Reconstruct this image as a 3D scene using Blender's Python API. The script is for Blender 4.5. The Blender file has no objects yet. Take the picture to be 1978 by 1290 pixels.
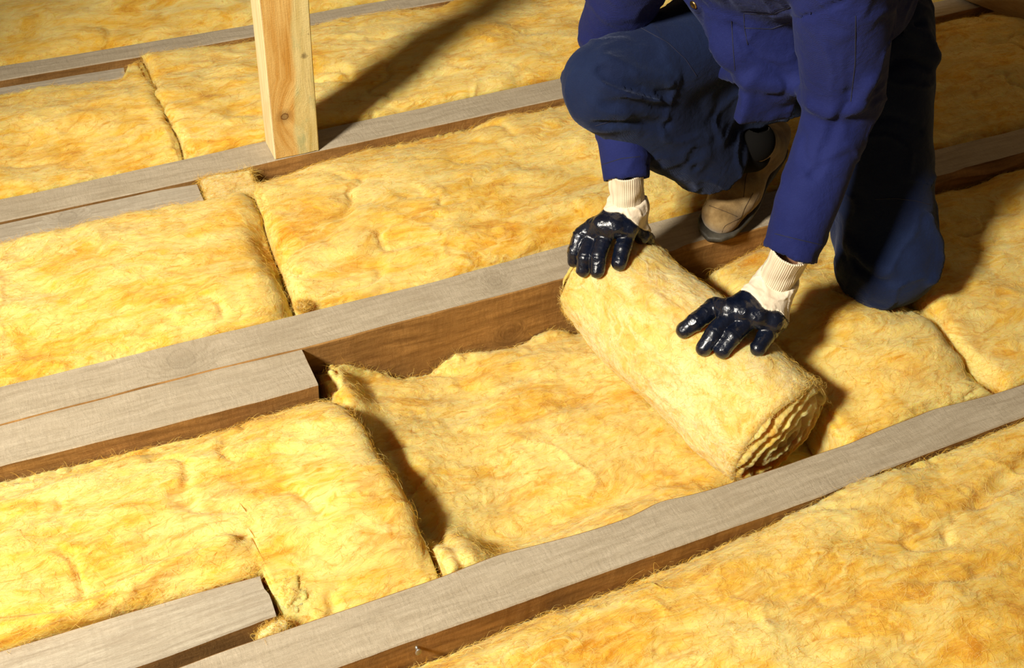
import bpy, math, random
import numpy as np
from mathutils import Vector, Matrix

random.seed(4)
SC = bpy.context.scene
COL = SC.collection

# ------------------------------------------------------------------ camera, world, light, exposure
IW, IH = 1978.0, 1290.0
PCX, PCY = 989.0, 645.0
CAM = np.array([0.0, 0.0, 1.5])
_a = np.array([7000 - PCX, -1045 - PCY])          # vanishing point of the joists
_b = np.array([789 - PCX, 2900 - PCY])            # vanishing point of the plumb lines
FPX = math.sqrt(-(_a @ _b))
# rows: world X, Y, Z expressed in the camera frame (x right, y down, z forward)
WX = np.array([_a[0], _a[1], FPX]); WX /= np.linalg.norm(WX)
WZ = -np.array([_b[0], _b[1], FPX]); WZ /= np.linalg.norm(WZ)
WY = np.cross(WZ, WX)
RW = np.stack([WX, WY, WZ])

cam_data = bpy.data.cameras.new('camera')
cam_data.sensor_width = 36.0
cam_data.lens = FPX / IW * 36.0
cam_data.clip_start = 0.05
cam = bpy.data.objects.new('camera', cam_data)
COL.objects.link(cam)
_r = RW[:, 0]; _u = -RW[:, 1]; _f = RW[:, 2]
cam.matrix_world = Matrix(((_r[0], _u[0], -_f[0], CAM[0]), (_r[1], _u[1], -_f[1], CAM[1]),
                           (_r[2], _u[2], -_f[2], CAM[2]), (0, 0, 0, 1)))
SC.camera = cam

world = bpy.data.worlds.new('attic_air')
SC.world = world
world.use_nodes = True
world.node_tree.nodes['Background'].inputs['Color'].default_value = (1.0, 0.70, 0.44, 1)
world.node_tree.nodes['Background'].inputs['Strength'].default_value = 0.085

lpos = np.array([-2.0, 0.45, 2.65])                  # portable work lamp standing to the left
ld = bpy.data.lights.new('work_lamp', 'SPOT')
ld.energy = 1120
ld.color = (1.0, 0.925, 0.80)
ld.shadow_soft_size = 0.24
ld.spot_size = math.radians(70)
ld.spot_blend = 0.8
lo = bpy.data.objects.new('work_lamp', ld)
COL.objects.link(lo)
lo.location = lpos
lo.rotation_euler = Vector(np.array([1.25, 1.05, 0]) - lpos).to_track_quat('-Z', 'Y').to_euler()

SC.cycles.max_bounces = 4
SC.cycles.diffuse_bounces = 2
SC.cycles.glossy_bounces = 2
SC.view_settings.view_transform = 'Standard'
SC.view_settings.look = 'None'
SC.view_settings.gamma = 1.0
SC.view_settings.use_curve_mapping = False
SC.view_settings.exposure = 0.0

# ------------------------------------------------------------------ projection helpers (place things from sightings)
def ray(px, py):
    v = np.array([px - PCX, py - PCY, FPX]); w = RW @ v
    return w / np.linalg.norm(w)
def at(px, py, z=0.0):
    w = ray(px, py); return CAM + w * ((z - CAM[2]) / w[2])
def aty(px, py, y):
    w = ray(px, py); return CAM + w * (y / w[1])
V = lambda *a: np.array(a, float)

# ------------------------------------------------------------------ noise
def _hash(i, j, k, seed):
    n = (i * 374761393 + j * 668265263 + k * 1274126177 + seed * 974634777) & 0xFFFFFFFF
    n = ((n ^ (n >> 13)) * 1274126177) & 0xFFFFFFFF
    n = (n ^ (n >> 16)) & 0xFFFFFFFF
    return n.astype(np.float64) / 2147483648.0 - 1.0
def noise(P, seed=0):
    F = np.floor(P).astype(np.int64); f = P - F
    u = f * f * f * (f * (f * 6 - 15) + 10)
    r = 0
    for a in (0, 1):
        wa = u[..., 0] if a else 1 - u[..., 0]
        for b in (0, 1):
            wb = u[..., 1] if b else 1 - u[..., 1]
            for c in (0, 1):
                wc = u[..., 2] if c else 1 - u[..., 2]
                r = r + wa * wb * wc * _hash(F[..., 0] + a, F[..., 1] + b, F[..., 2] + c, seed)
    return r
def fbm(P, oct=3, seed=0, rough=0.5):
    r = 0; a = 1.0; t = 0
    for o in range(oct):
        r = r + a * noise(P * (2.03 ** o) + o * 7.3, seed + o); t += a; a *= rough
    return r / t
def smooth(a, b, x):
    t = np.clip((x - a) / (b - a), 0, 1); return t * t * (3 - 2 * t)

# ------------------------------------------------------------------ object helpers
def tag(o, label=None, cat=None, group=None, kind=None):
    if label: o['label'] = label
    if cat: o['category'] = cat
    if group: o['group'] = group
    if kind: o['kind'] = kind
    return o
def mesh_obj(name, verts, faces, mats, parent=None, smooth_shade=True, mat_idx=None):
    me = bpy.data.meshes.new(name)
    verts = np.asarray(verts, np.float32)
    me.vertices.add(len(verts)); me.vertices.foreach_set('co', verts.ravel())
    if isinstance(faces, np.ndarray):
        k = faces.shape[1]; n = len(faces)
        me.loops.add(n * k); me.loops.foreach_set('vertex_index', faces.astype(np.int32).ravel())
        me.polygons.add(n)
        me.polygons.foreach_set('loop_start', np.arange(0, n * k, k, dtype=np.int32))
        me.polygons.foreach_set('loop_total', np.full(n, k, np.int32))
    else:
        flat = [i for f in faces for i in f]; n = len(faces)
        me.loops.add(len(flat)); me.loops.foreach_set('vertex_index', np.array(flat, np.int32))
        me.polygons.add(n); ls = np.cumsum([0] + [len(f) for f in faces[:-1]])
        me.polygons.foreach_set('loop_start', ls.astype(np.int32))
        me.polygons.foreach_set('loop_total', np.array([len(f) for f in faces], np.int32))
    if mat_idx is not None: me.polygons.foreach_set('material_index', np.asarray(mat_idx, np.int32))
    me.polygons.foreach_set('use_smooth', np.full(n, smooth_shade))
    me.update(calc_edges=True); me.validate()
    for m in (mats if isinstance(mats, (list, tuple)) else [mats]): me.materials.append(m)
    o = bpy.data.objects.new(name, me); COL.objects.link(o)
    if parent is not None: o.parent = parent
    return o
def empty(name, loc=(0, 0, 0)):
    o = bpy.data.objects.new(name, None); o.location = loc; o.empty_display_size = 0.05
    COL.objects.link(o); return o
def reorigin(o, loc):
    """give a mesh an origin at its own base"""
    me = o.data; n = len(me.vertices); a = np.empty(n * 3, np.float32); me.vertices.foreach_get('co', a)
    a = a.reshape(-1, 3) - np.array(loc, np.float32); me.vertices.foreach_set('co', a.ravel()); me.update()
    o.location = loc
def vnormals(verts, faces):
    v = verts; n = np.zeros_like(v)
    a, b, c, d = (v[faces[:, i]] for i in range(4))
    fn = np.cross(c - a, d - b)
    for i in range(4): 
        for k in range(3): n[:, k] += np.bincount(faces[:, i], fn[:, k], len(v))
    return n / np.maximum(np.linalg.norm(n, axis=1, keepdims=True), 1e-12)

# ------------------------------------------------------------------ materials
class NT:
    def __init__(s, name):
        s.m = bpy.data.materials.new(name); s.m.use_nodes = True; s.t = s.m.node_tree
        s.b = s.t.nodes['Principled BSDF']
        s.tc = s.t.nodes.new('ShaderNodeTexCoord')
        g = s.t.nodes.new('ShaderNodeNewGeometry'); s.pos = g.outputs['Position']
    def n(s, kind, **kw):
        nd = s.t.nodes.new(kind)
        for k, v in kw.items(): setattr(nd, k, v)
        return nd
    def link(s, a, b): s.t.links.new(a, b)
    def map(s, src, scale=(1, 1, 1), loc=(0, 0, 0), rot=(0, 0, 0)):
        m = s.n('ShaderNodeMapping'); s.link(src, m.inputs['Vector'])
        m.inputs['Scale'].default_value = scale; m.inputs['Location'].default_value = loc; m.inputs['Rotation'].default_value = rot
        return m.outputs[0]
    def noise(s, src, scale, detail=4, rough=.5, dist=0.0, out=0):
        m = s.n('ShaderNodeTexNoise'); s.link(src, m.inputs['Vector'])
        m.inputs['Scale'].default_value = scale; m.inputs['Detail'].default_value = detail
        m.inputs['Roughness'].default_value = rough; m.inputs['Distortion'].default_value = dist
        return m.outputs[out]
    def ramp(s, src, stops):
        m = s.n('ShaderNodeValToRGB'); s.link(src, m.inputs[0]); e = m.color_ramp.elements
        while len(e) < len(stops): e.new(0.5)
        for el, (p, c) in zip(e, stops): el.position = p; el.color = tuple(c) + (1,) if len(c) == 3 else c
        return m.outputs[0]
    def mix(s, fac, a, b, mode='MIX'):
        m = s.n('ShaderNodeMix', data_type='RGBA', blend_type=mode)
        for inp, v in ((m.inputs[0], fac), (m.inputs[6], a), (m.inputs[7], b)):
            if hasattr(v, 'is_linked') or hasattr(v, 'links'): s.link(v, inp)
            else: inp.default_value = v if isinstance(v, (int, float)) else tuple(v) + (1,)
        return m.outputs[2]
    def math(s, op, a, b=0.0, c=None):
        m = s.n('ShaderNodeMath', operation=op)
        for i, v in enumerate((a, b) if c is None else (a, b, c)):
            if hasattr(v, 'links'): s.link(v, m.inputs[i])
            else: m.inputs[i].default_value = v
        return m.outputs[0]
    def vadd(s, a, b, scale=1.0, off=0.5):
        m0 = s.n('ShaderNodeVectorMath', operation='SUBTRACT'); s.link(b, m0.inputs[0]); m0.inputs[1].default_value = (off,) * 3
        m = s.n('ShaderNodeVectorMath', operation='SCALE'); s.link(m0.outputs[0], m.inputs[0]); m.inputs['Scale'].default_value = scale
        k = s.n('ShaderNodeVectorMath', operation='ADD'); s.link(a, k.inputs[0]); s.link(m.outputs[0], k.inputs[1]); return k.outputs[0]
    def bump(s, h, dist, strength=1.0, prev=None):
        b = s.n('ShaderNodeBump'); s.link(h, b.inputs['Height']); b.inputs['Distance'].default_value = dist
        b.inputs['Strength'].default_value = strength
        if prev is not None: s.link(prev, b.inputs['Normal'])
        return b.outputs[0]
    def done(s, color=None, rough=None, normal=None, **kw):
        B = s.b.inputs
        if color is not None:
            if hasattr(color, 'links'): s.link(color, B['Base Color'])
            else: B['Base Color'].default_value = tuple(color) + (1,)
        if rough is not None:
            if hasattr(rough, 'links'): s.link(rough, B['Roughness'])
            else: B['Roughness'].default_value = rough
        if normal is not None: s.link(normal, B['Normal'])
        for k, v in kw.items():
            B[k.replace('_', ' ')].default_value = v
        return s.m

def wool_mat(name, pale, yellow, orange, bias=0.0, seed=0.0, stretch=(1.0, 1.9, 1.9)):
    N = NT(name)
    p = N.map(N.pos, stretch, (seed, seed * .7, seed * .3))
    w = N.noise(p, 5.0, 3, .5, 0, 1)
    p2 = N.vadd(p, w, 0.22)
    w2 = N.noise(p2, 22.0, 3, .5, 0, 1)
    p3 = N.vadd(p2, w2, 0.035)
    n1 = N.noise(p3, 6.5, 6, .60)
    n2 = N.noise(N.map(p3, (1, 2.6, 2.6), (3, 1, 2)), 13, 5, .62)
    n3 = N.noise(N.map(p3, (1, 1, 1), (9, 5, 2)), 3.0, 3, .5)
    f = N.math('MULTIPLY_ADD', n2, .45, N.math('MULTIPLY', n1, .75))
    f = N.math('MULTIPLY_ADD', n3, .35, f)          # mean ~ .775
    f = N.math('ADD', f, bias)
    col = N.ramp(f, [(.60, orange), (.72, yellow), (.80, [a * .5 + b * .5 for a, b in zip(yellow, pale)]), (.92, pale)])
    # thin darker binder streaks and pale fibres
    st = N.noise(N.map(p3, (1, 5, 5), (1, 7, 4)), 26, 5, .7)
    col = N.mix(N.ramp(st, [(.52, (0, 0, 0)), (.75, (.35, .35, .35))]), col, pale)
    st2 = N.noise(N.map(p3, (1, 3, 3), (11, 2, 8)), 15, 6, .65)
    col = N.mix(N.ramp(st2, [(.30, (.75, .75, .75)), (.42, (0, 0, 0))]), col, orange)
    # fold shading in the colour: thin orange creases and pale ridges that follow swirling contours
    v1 = N.noise(N.map(p2, (1, 1.5, 1.5), (4, 8, 1)), 7.5, 3, .5)
    c1 = N.math('ABSOLUTE', N.math('SUBTRACT', v1, .5)); m1 = N.ramp(N.noise(p, 6, 2), [(.48, (0,) * 3), (.60, (1,) * 3)])
    v2 = N.noise(N.map(p2, (1, 1.7, 1.7), (7, 3, 5)), 9.5, 3, .5)
    c2 = N.math('ABSOLUTE', N.math('SUBTRACT', v2, .5)); m2 = N.ramp(N.noise(N.map(p, (1, 1, 1), (5, 5, 5)), 5, 2), [(.46, (0,) * 3), (.60, (1,) * 3)])
    L1 = N.mix(1.0, N.ramp(c1, [(.0, (.55,) * 3), (.055, (0,) * 3)]), m1, 'MULTIPLY')
    L2 = N.mix(1.0, N.ramp(c2, [(.0, (.75,) * 3), (.070, (0,) * 3)]), m2, 'MULTIPLY')
    col = N.mix(L1, col, orange); col = N.mix(L2, col, pale)
    hb = N.noise(N.map(p3, (1, 2.2, 2.2)), 34, 5, .68)
    hb = N.math('MULTIPLY_ADD', L1, -.5, N.math('MULTIPLY_ADD', L2, .45, hb))
    b1 = N.bump(hb, 0.010, .45)
    hf = N.noise(N.map(p3, (1, 3, 3)), 230, 3, .7)
    b2 = N.bump(hf, 0.0016, .5, b1)
    return N.done(col, .95, b2, Subsurface_Weight=.6, Subsurface_Scale=.03, Subsurface_Radius=(1.0, .42, .10), Sheen_Weight=.12, Specular_IOR_Level=.1)

PALE = (.87, .69, .235); YEL = (.82, .49, .060); ORG = (.64, .27, .010)
M_WOOL = wool_mat('glass_wool', PALE, YEL, ORG, 0.022, 0.0)
M_WOOLLOW = wool_mat('glass_wool_lower', PALE, YEL, ORG, 0.05, 3.1)
M_WOOL2 = wool_mat('glass_wool_fresh', (.85, .71, .34), (.80, .57, .15), (.70, .38, .05), 0.03, 5.3, (1.6, 1.0, 1.6))
M_WOOL3 = wool_mat('glass_wool_pale', (.86, .70, .33), (.82, .58, .19), (.72, .42, .09), 0.05, 2.3)
M_WOOLEND = wool_mat('glass_wool_cut', (.92, .68, .26), (.86, .48, .08), (.66, .28, .02), 0.03, 7.7, (1, 1, 1))

def wood_mat(name, base, dark, grain_scale=(1, 12, 12), saw=0.0, knots=(), rough=.85, stain=None, bumpd=.0020, sawaxis='X'):
    N = NT(name)
    p = N.pos
    w = N.noise(N.map(p, (2, 6, 6)), 3, 3, .5, 0, 1)
    pw = N.vadd(p, w, .02)
    # knots distort the grain
    kd = None
    for (kx, ky, kz, kr) in knots:
        d = N.n('ShaderNodeVectorMath', operation='DISTANCE'); N.link(p, d.inputs[0]); d.inputs[1].default_value = (kx, ky, kz)
        m = N.n('ShaderNodeMapRange'); N.link(d.outputs['Value'], m.inputs[0]); m.inputs[1].default_value = 0; m.inputs[2].default_value = kr * 3
        m.inputs[3].default_value = 1; m.inputs[4].default_value = 0
        kd = m.outputs[0] if kd is None else N.math('MAXIMUM', kd, m.outputs[0])
    gp = N.map(pw, grain_scale)
    if kd is not None:
        cmb = N.n('ShaderNodeCombineXYZ'); 
        for i in (1, 2): N.link(N.math('MULTIPLY', kd, .55), cmb.inputs[i])
        gp = N.vadd(gp, cmb.outputs[0], 1.0, 0.0)
    g1 = N.noise(gp, 9, 7, .65)
    g2 = N.noise(N.map(gp, (.6, 4, 4)), 26, 5, .7)
    big = N.noise(p, 5, 4, .55)
    col = N.ramp(g1, [(.32, dark), (.62, base)])
    col = N.mix(N.ramp(g2, [(.30, (.45,) * 3), (.45, (0,) * 3)]), col, dark)
    col = N.mix(N.ramp(big, [(.35, (.32,) * 3), (.6, (0,) * 3)]), col, stain or dark)
    if kd is not None:
        kn = N.noise(p, 60, 3)
        k2 = N.math('MULTIPLY_ADD', N.math('SUBTRACT', kn, .5), .25, kd)
        ringm = N.ramp(k2, [(.60, (0,) * 3), (.65, (.45,) * 3), (.69, (.12,) * 3), (1, (.2,) * 3)])
        col = N.mix(ringm, col, tuple(x * .45 for x in dark))
        halo = N.ramp(kd, [(.15, (0,) * 3), (.62, (.4,) * 3)])
        col = N.mix(halo, col, dark)
    h = N.math('MULTIPLY_ADD', g2, .6, N.math('MULTIPLY', g1, .5))
    if saw:
        sp = N.map(pw, (1, .25, .25) if sawaxis == 'X' else (.3, .3, 1))
        s_ = N.noise(sp, 150, 3, .6)
        rag = N.noise(p, 260, 3, .6)
        s_ = N.math('MULTIPLY', s_, N.math('ADD', N.noise(p, 9, 3), .2))
        h = N.math('MULTIPLY_ADD', s_, saw, h)
        h = N.math('MULTIPLY_ADD', rag, .25, h)
        col = N.mix(N.ramp(s_, [(.28, (.26,) * 3), (.36, (0,) * 3)]), col, dark)
    b = N.bump(h, bumpd, .9)
    return N.done(col, rough, b, Specular_IOR_Level=.25)
def K(px, py, r=.014, z=0.0):
    a = at(px, py, z); return (a[0], a[1], a[2], r)
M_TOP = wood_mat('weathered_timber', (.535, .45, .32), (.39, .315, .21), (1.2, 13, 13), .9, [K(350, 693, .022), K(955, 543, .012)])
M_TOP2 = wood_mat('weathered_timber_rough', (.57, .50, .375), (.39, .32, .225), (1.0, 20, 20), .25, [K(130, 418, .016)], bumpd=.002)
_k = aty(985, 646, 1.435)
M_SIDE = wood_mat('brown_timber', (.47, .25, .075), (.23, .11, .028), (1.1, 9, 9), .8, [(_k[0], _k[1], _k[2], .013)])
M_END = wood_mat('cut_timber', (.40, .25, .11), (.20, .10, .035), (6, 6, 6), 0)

def post_mat():
    N = NT('pine_post')
    p = N.pos
    kp = aty(550, 225, 1.993)
    sx = N.n('ShaderNodeSeparateXYZ'); N.link(p, sx.inputs[0])
    w = N.noise(N.map(p, (3, 3, 1.2)), 4, 3, .5, 0, 1)
    pw = N.vadd(p, w, .012)
    d = N.n('ShaderNodeVectorMath', operation='DISTANCE'); N.link(N.map(p, (1, 1, .55), (0, 0, 0)), d.inputs[0]); d.inputs[1].default_value = (kp[0], kp[1], kp[2] * .55)
    kd = N.n('ShaderNodeMapRange'); N.link(d.outputs['Value'], kd.inputs[0]); kd.inputs[2].default_value = .05; kd.inputs[3].default_value = 1; kd.inputs[4].default_value = 0
    cmb = N.n('ShaderNodeCombineXYZ'); N.link(N.math('MULTIPLY', kd.outputs[0], .6), cmb.inputs[0])
    gp = N.vadd(N.map(pw, (16, 16, 1.1)), cmb.outputs[0], 1.0, 0.0)
    g = N.noise(gp, 5, 6, .6)
    g2 = N.noise(N.map(gp, (3, 3, .6)), 16, 5, .7)
    heart = N.ramp(g, [(.35, (.60, .30, .055)), (.62, (.80, .53, .18))])
    sap = N.ramp(g, [(.35, (.62, .47, .16)), (.62, (.80, .66, .30))])
    sap = N.mix(N.ramp(N.noise(N.map(p, (1, 1, .4)), 40, 4, .6), [(.52, (0,) * 3), (.72, (.75,) * 3)]), sap, (.42, .45, .22))
    b = N.math('MULTIPLY_ADD', N.math('SUBTRACT', N.noise(N.map(p, (1, 1, .5)), 9, 2), .5), .06, sx.outputs[0])
    mk = N.n('ShaderNodeMapRange'); N.link(b, mk.inputs[0]); mk.inputs[1].default_value = .520; mk.inputs[2].default_value = .528
    col = N.mix(mk.outputs[0], heart, sap)
    # left face: paler tone
    mk2 = N.n('ShaderNodeMapRange'); N.link(sx.outputs[0], mk2.inputs[0]); mk2.inputs[1].default_value = .4705; mk2.inputs[2].default_value = .4725
    col = N.mix(mk2.outputs[0], N.ramp(g, [(.3, (.70, .48, .20)), (.6, (.85, .68, .38))]), col)
    col = N.mix(N.ramp(g2, [(.28, (.4,) * 3), (.42, (0,) * 3)]), col, (.50, .27, .07))
    d2 = N.n('ShaderNodeVectorMath', operation='DISTANCE'); N.link(N.vadd(p, N.noise(p, 90, 2, .5, 0, 1), .006), d2.inputs[0]); d2.inputs[1].default_value = tuple(kp)
    col = N.mix(N.ramp(N.math('MULTIPLY', d2.outputs['Value'], 40), [(.22, (.75,) * 3), (.30, (1,) * 3), (.36, (.45,) * 3), (.9, (0,) * 3)]), col, (.16, .065, .015))
    col = N.mix(N.ramp(N.math('MULTIPLY', d2.outputs['Value'], 40), [(.22, (.8,) * 3), (.27, (0,) * 3)]), col, (.35, .22, .08))
    for (qx, qy, rr) in ((588, 108, .008), (596, 66, .003), (502, 178, .009)):
        q = aty(qx, qy, 1.993 if qx > 510 else 2.03)
        d3 = N.n('ShaderNodeVectorMath', operation='DISTANCE'); N.link(N.vadd(p, N.noise(p, 120, 2, .5, 0, 1), .01), d3.inputs[0]); d3.inputs[1].default_value = tuple(q)
        m3 = N.n('ShaderNodeMapRange'); N.link(d3.outputs['Value'], m3.inputs[0]); m3.inputs[1].default_value = rr; m3.inputs[2].default_value = rr * .4
        col = N.mix(N.math('MULTIPLY', m3.outputs[0], .7), col, (.14, .09, .04) if qx > 510 else (.48, .22, .07))
    saw = N.noise(N.map(p, (.3, .3, 1)), 420, 2, .5)
    h = N.math('MULTIPLY_ADD', saw, .5, g2)
    return N.done(col, .8, N.bump(h, .0012, .9), Specular_IOR_Level=.25)
M_POST = post_mat()

def cloth_mat(name, col, col2, sheen=.3, bumpd=.0004):
    N = NT(name)
    p = N.tc.outputs['Object']
    big = N.noise(p, 9, 5, .6)
    c = N.mix(N.ramp(big, [(.35, (0,) * 3), (.65, (1,) * 3)]), col, col2)
    fine = N.noise(p, 700, 2, .6)
    c = N.mix(N.ramp(fine, [(.55, (0,) * 3), (.8, (.28,) * 3)]), c, tuple(min(1, x * 1.9 + .01) for x in col2))
    wv = N.n('ShaderNodeTexWave', bands_direction='DIAGONAL'); N.link(p, wv.inputs['Vector']); wv.inputs['Scale'].default_value = 260; wv.inputs['Distortion'].default_value = 1.5
    wr = N.noise(N.vadd(p, N.noise(p, 14, 3, .5, 0, 1), .05), 24, 5, .55)
    b = N.bump(wr, .009, .55)
    b = N.bump(N.math('MULTIPLY_ADD', wv.outputs['Fac'], .5, fine), bumpd, .8, b)
    return N.done(c, .85, b, Sheen_Weight=sheen, Sheen_Roughness=.45, Sheen_Tint=(.55, .65, 1, 1), Specular_IOR_Level=.15)
M_JACKET = cloth_mat('royal_blue_workwear', (.0085, .0125, .078), (.0125, .018, .098), .05)
M_TROUS = cloth_mat('shaded_navy_workwear', (.0055, .0105, .038), (.008, .016, .052), .10)  # workwear blue darkened to carry the shade on the legs
M_LINING = NT('dark_lining').done((.006, .005, .005), .9)

def glove_mat():
    N = NT('navy_nitrile'); p = N.tc.outputs['Object']
    n1 = N.noise(N.vadd(p, N.noise(p, 30, 3, .5, 0, 1), .02), 55, 5, .55)
    n2 = N.noise(p, 500, 3, .6)
    c = N.ramp(N.noise(p, 45, 4, .6), [(.35, (.0025, .0042, .011)), (.65, (.004, .0075, .020))])
    b = N.bump(n1, .0035, .6); b = N.bump(n2, .0005, .6, b)
    r = N.ramp(N.noise(p, 80, 3), [(.3, (.20,) * 3), (.7, (.36,) * 3)])
    return N.done(c, r, b, Specular_IOR_Level=.55, Coat_Weight=.25, Coat_Roughness=.15)
M_GLOVE = glove_mat()
def knit_mat(name, rib):
    N = NT(name); p = N.tc.outputs['UV'] if rib else N.tc.outputs['Object']
    if rib:
        sx = N.n('ShaderNodeSeparateXYZ'); N.link(p, sx.inputs[0])
        h = N.math('SINE', N.math('MULTIPLY', sx.outputs[0], 2 * math.pi * 54))
        h2 = N.math('SINE', N.math('MULTIPLY', sx.outputs[1], 2 * math.pi * 30))
        h = N.math('MULTIPLY_ADD', h2, .25, h)
        b = N.bump(h, .0006, .8)
        c = N.ramp(N.math('MULTIPLY_ADD', h, .5, .5), [(0, (.66, .52, .36)), (.6, (.84, .72, .53))])
    else:
        b = N.bump(N.noise(N.vadd(p, N.noise(p, 20, 2, .5, 0, 1), .03), 40, 5, .6), .005, .5)
        b = N.bump(N.noise(p, 900, 2), .0004, .8, b)
        c = N.ramp(N.noise(p, 30, 3), [(.3, (.76, .64, .47)), (.7, (.86, .75, .57))])
    return N.done(c, .9, b, Sheen_Weight=.2, Specular_IOR_Level=.1)
M_KNIT = knit_mat('cream_cotton', False); M_RIB = knit_mat('cream_rib_knit', True)
def suede_mat():
    N = NT('tan_suede'); p = N.tc.outputs['Object']
    n = N.noise(p, 22, 5, .6)
    c = N.ramp(n, [(.30, (.13, .075, .025)), (.5, (.27, .175, .070)), (.68, (.38, .275, .13))])
    return N.done(c, .9, N.bump(N.noise(p, 420, 4, .7), .0012, .7), Sheen_Weight=.3, Specular_IOR_Level=.15)
M_SUEDE = suede_mat()
M_SOLE = NT('grey_rubber'); M_SOLE = M_SOLE.done(M_SOLE.ramp(M_SOLE.noise(M_SOLE.pos, 60, 4), [(.3, (.028, .025, .018)), (.7, (.065, .056, .04))]), .6)
M_ELASTSHADE = NT('elastic_hem_shade').done((.004, .0035, .003), .9, Specular_IOR_Level=.1)  # near-black that paints hem shade as well as the elastic
_N = NT('skin'); M_SKIN = _N.done(_N.ramp(_N.noise(_N.pos, 30, 4), [(.3, (.50, .24, .14)), (.7, (.60, .32, .20))]), .5, Subsurface_Weight=.15, Subsurface_Scale=.01)
_N = NT('brown_hair'); M_HAIR = _N.done(_N.ramp(_N.noise(_N.map(_N.pos, (1, 1, 6)), 60, 4), [(.3, (.02, .011, .006)), (.7, (.05, .028, .014))]), .5)
M_EYE = NT('eye_white').done((.75, .72, .68), .2)
M_BRASS = NT('brass').done((.55, .36, .12), .3, Metallic=1.0)
M_STEEL = NT('galvanised_steel').done((.45, .44, .40), .4, Metallic=.8)
_N = NT('subfloor_boards'); M_FLOOR = _N.done(_N.ramp(_N.noise(_N.map(_N.pos, (1, 12, 1)), 6, 5), [(.3, (.10, .055, .02)), (.7, (.2, .12, .05))]), .9)
_N = NT('thread'); M_THREAD = _N.done((.006, .008, .03), .8)

# ------------------------------------------------------------------ floor under everything
FZ = -0.205
fl = mesh_obj('floor', [(-1.2, -.3, FZ - .03), (3.4, -.3, FZ - .03), (3.4, 3.6, FZ - .03), (-1.2, 3.6, FZ - .03),
                        (-1.2, -.3, FZ), (3.4, -.3, FZ), (3.4, 3.6, FZ), (-1.2, 3.6, FZ)],
              [(0, 3, 2, 1), (4, 5, 6, 7), (0, 1, 5, 4), (1, 2, 6, 5), (2, 3, 7, 6), (3, 0, 4, 7)], M_FLOOR, smooth_shade=False)
tag(fl, kind='structure')

# ------------------------------------------------------------------ joists
def joist(name, label, near, far, ztop=0.0, mats=(None, None), x0=-1.0, x1=3.2, endseed=1, zb=FZ, wane=None, endjag=.0015, ripple=.0010):
    mt, ms = mats
    nearx = np.array([p[0] for p in near]); neary = np.array([p[1] for p in near])
    farx = np.array([p[0] for p in far]); fary = np.array([p[1] for p in far])
    xs = np.arange(x0, x1 + 1e-6, .008); n = len(xs)
    yn = np.interp(xs, nearx, neary); yf = np.interp(xs, farx, fary)
    ker = np.ones(5) / 5
    yn = np.convolve(np.pad(yn, 2, 'edge'), ker, 'valid'); yf = np.convolve(np.pad(yf, 2, 'edge'), ker, 'valid')
    J = lambda s, sc: noise(np.stack([xs * sc, xs * 0 + s, xs * 0], -1), endseed)
    yn = yn + J(.3, 14) * ripple + J(2.3, 70) * ripple * .4; yf = yf + J(5.3, 14) * ripple
    b = .0022
    prof = []   # ring of (y, z)
    K_ = 6
    wn = wane(xs) if wane else 0 * xs
    prof.append((yn, 0 * xs + zb)); prof.append((yn, 0 * xs - .08 + ztop)); prof.append((yn - .0, 0 * xs - .03 + ztop - wn * .5)); prof.append((yn, ztop - b - wn + 0 * xs)); prof.append((yn + b + wn * 1.3, ztop + 0 * xs))
    for k in range(1, K_):
        t = k / K_; prof.append((yn * (1 - t) + yf * t, ztop + J(k * 3.1, 10) * .0006))
    prof.append((yf - b, ztop + 0 * xs)); prof.append((yf, ztop - b + 0 * xs)); prof.append((yf, 0 * xs + zb))
    R = len(prof)
    P = np.zeros((n, R, 3)); idx_top = range(4, 4 + K_ + 1)
    for j, (y, z) in enumerate(prof):
        P[:, j, 0] = xs; P[:, j, 1] = y; P[:, j, 2] = z
    for e in (0, n - 1):       # ragged sawn ends
        P[e, :, 0] += noise(np.stack([P[e, :, 1] * 60, P[e, :, 2] * 20, P[e, :, 0]], -1), 7) * endjag
    faces = []; mi = []
    for i in range(n - 1):
        for j in range(R):
            k = (j + 1) % R
            faces.append((i * R + j, (i + 1) * R + j, (i + 1) * R + k, i * R + k))
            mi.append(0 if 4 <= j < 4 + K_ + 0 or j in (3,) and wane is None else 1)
    faces.append(tuple(range(R))); mi.append(2)
    faces.append(tuple(reversed(range((n - 1) * R, n * R)))); mi.append(2)
    o = mesh_obj(name, P.reshape(-1, 3), faces, [mt, ms, M_END], smooth_shade=False, mat_idx=mi)
    reorigin(o, ((x0 + x1) / 2, float((neary.mean() + fary.mean()) / 2), zb))
    return tag(o, label, 'joist', 'ceiling joists')

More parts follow.
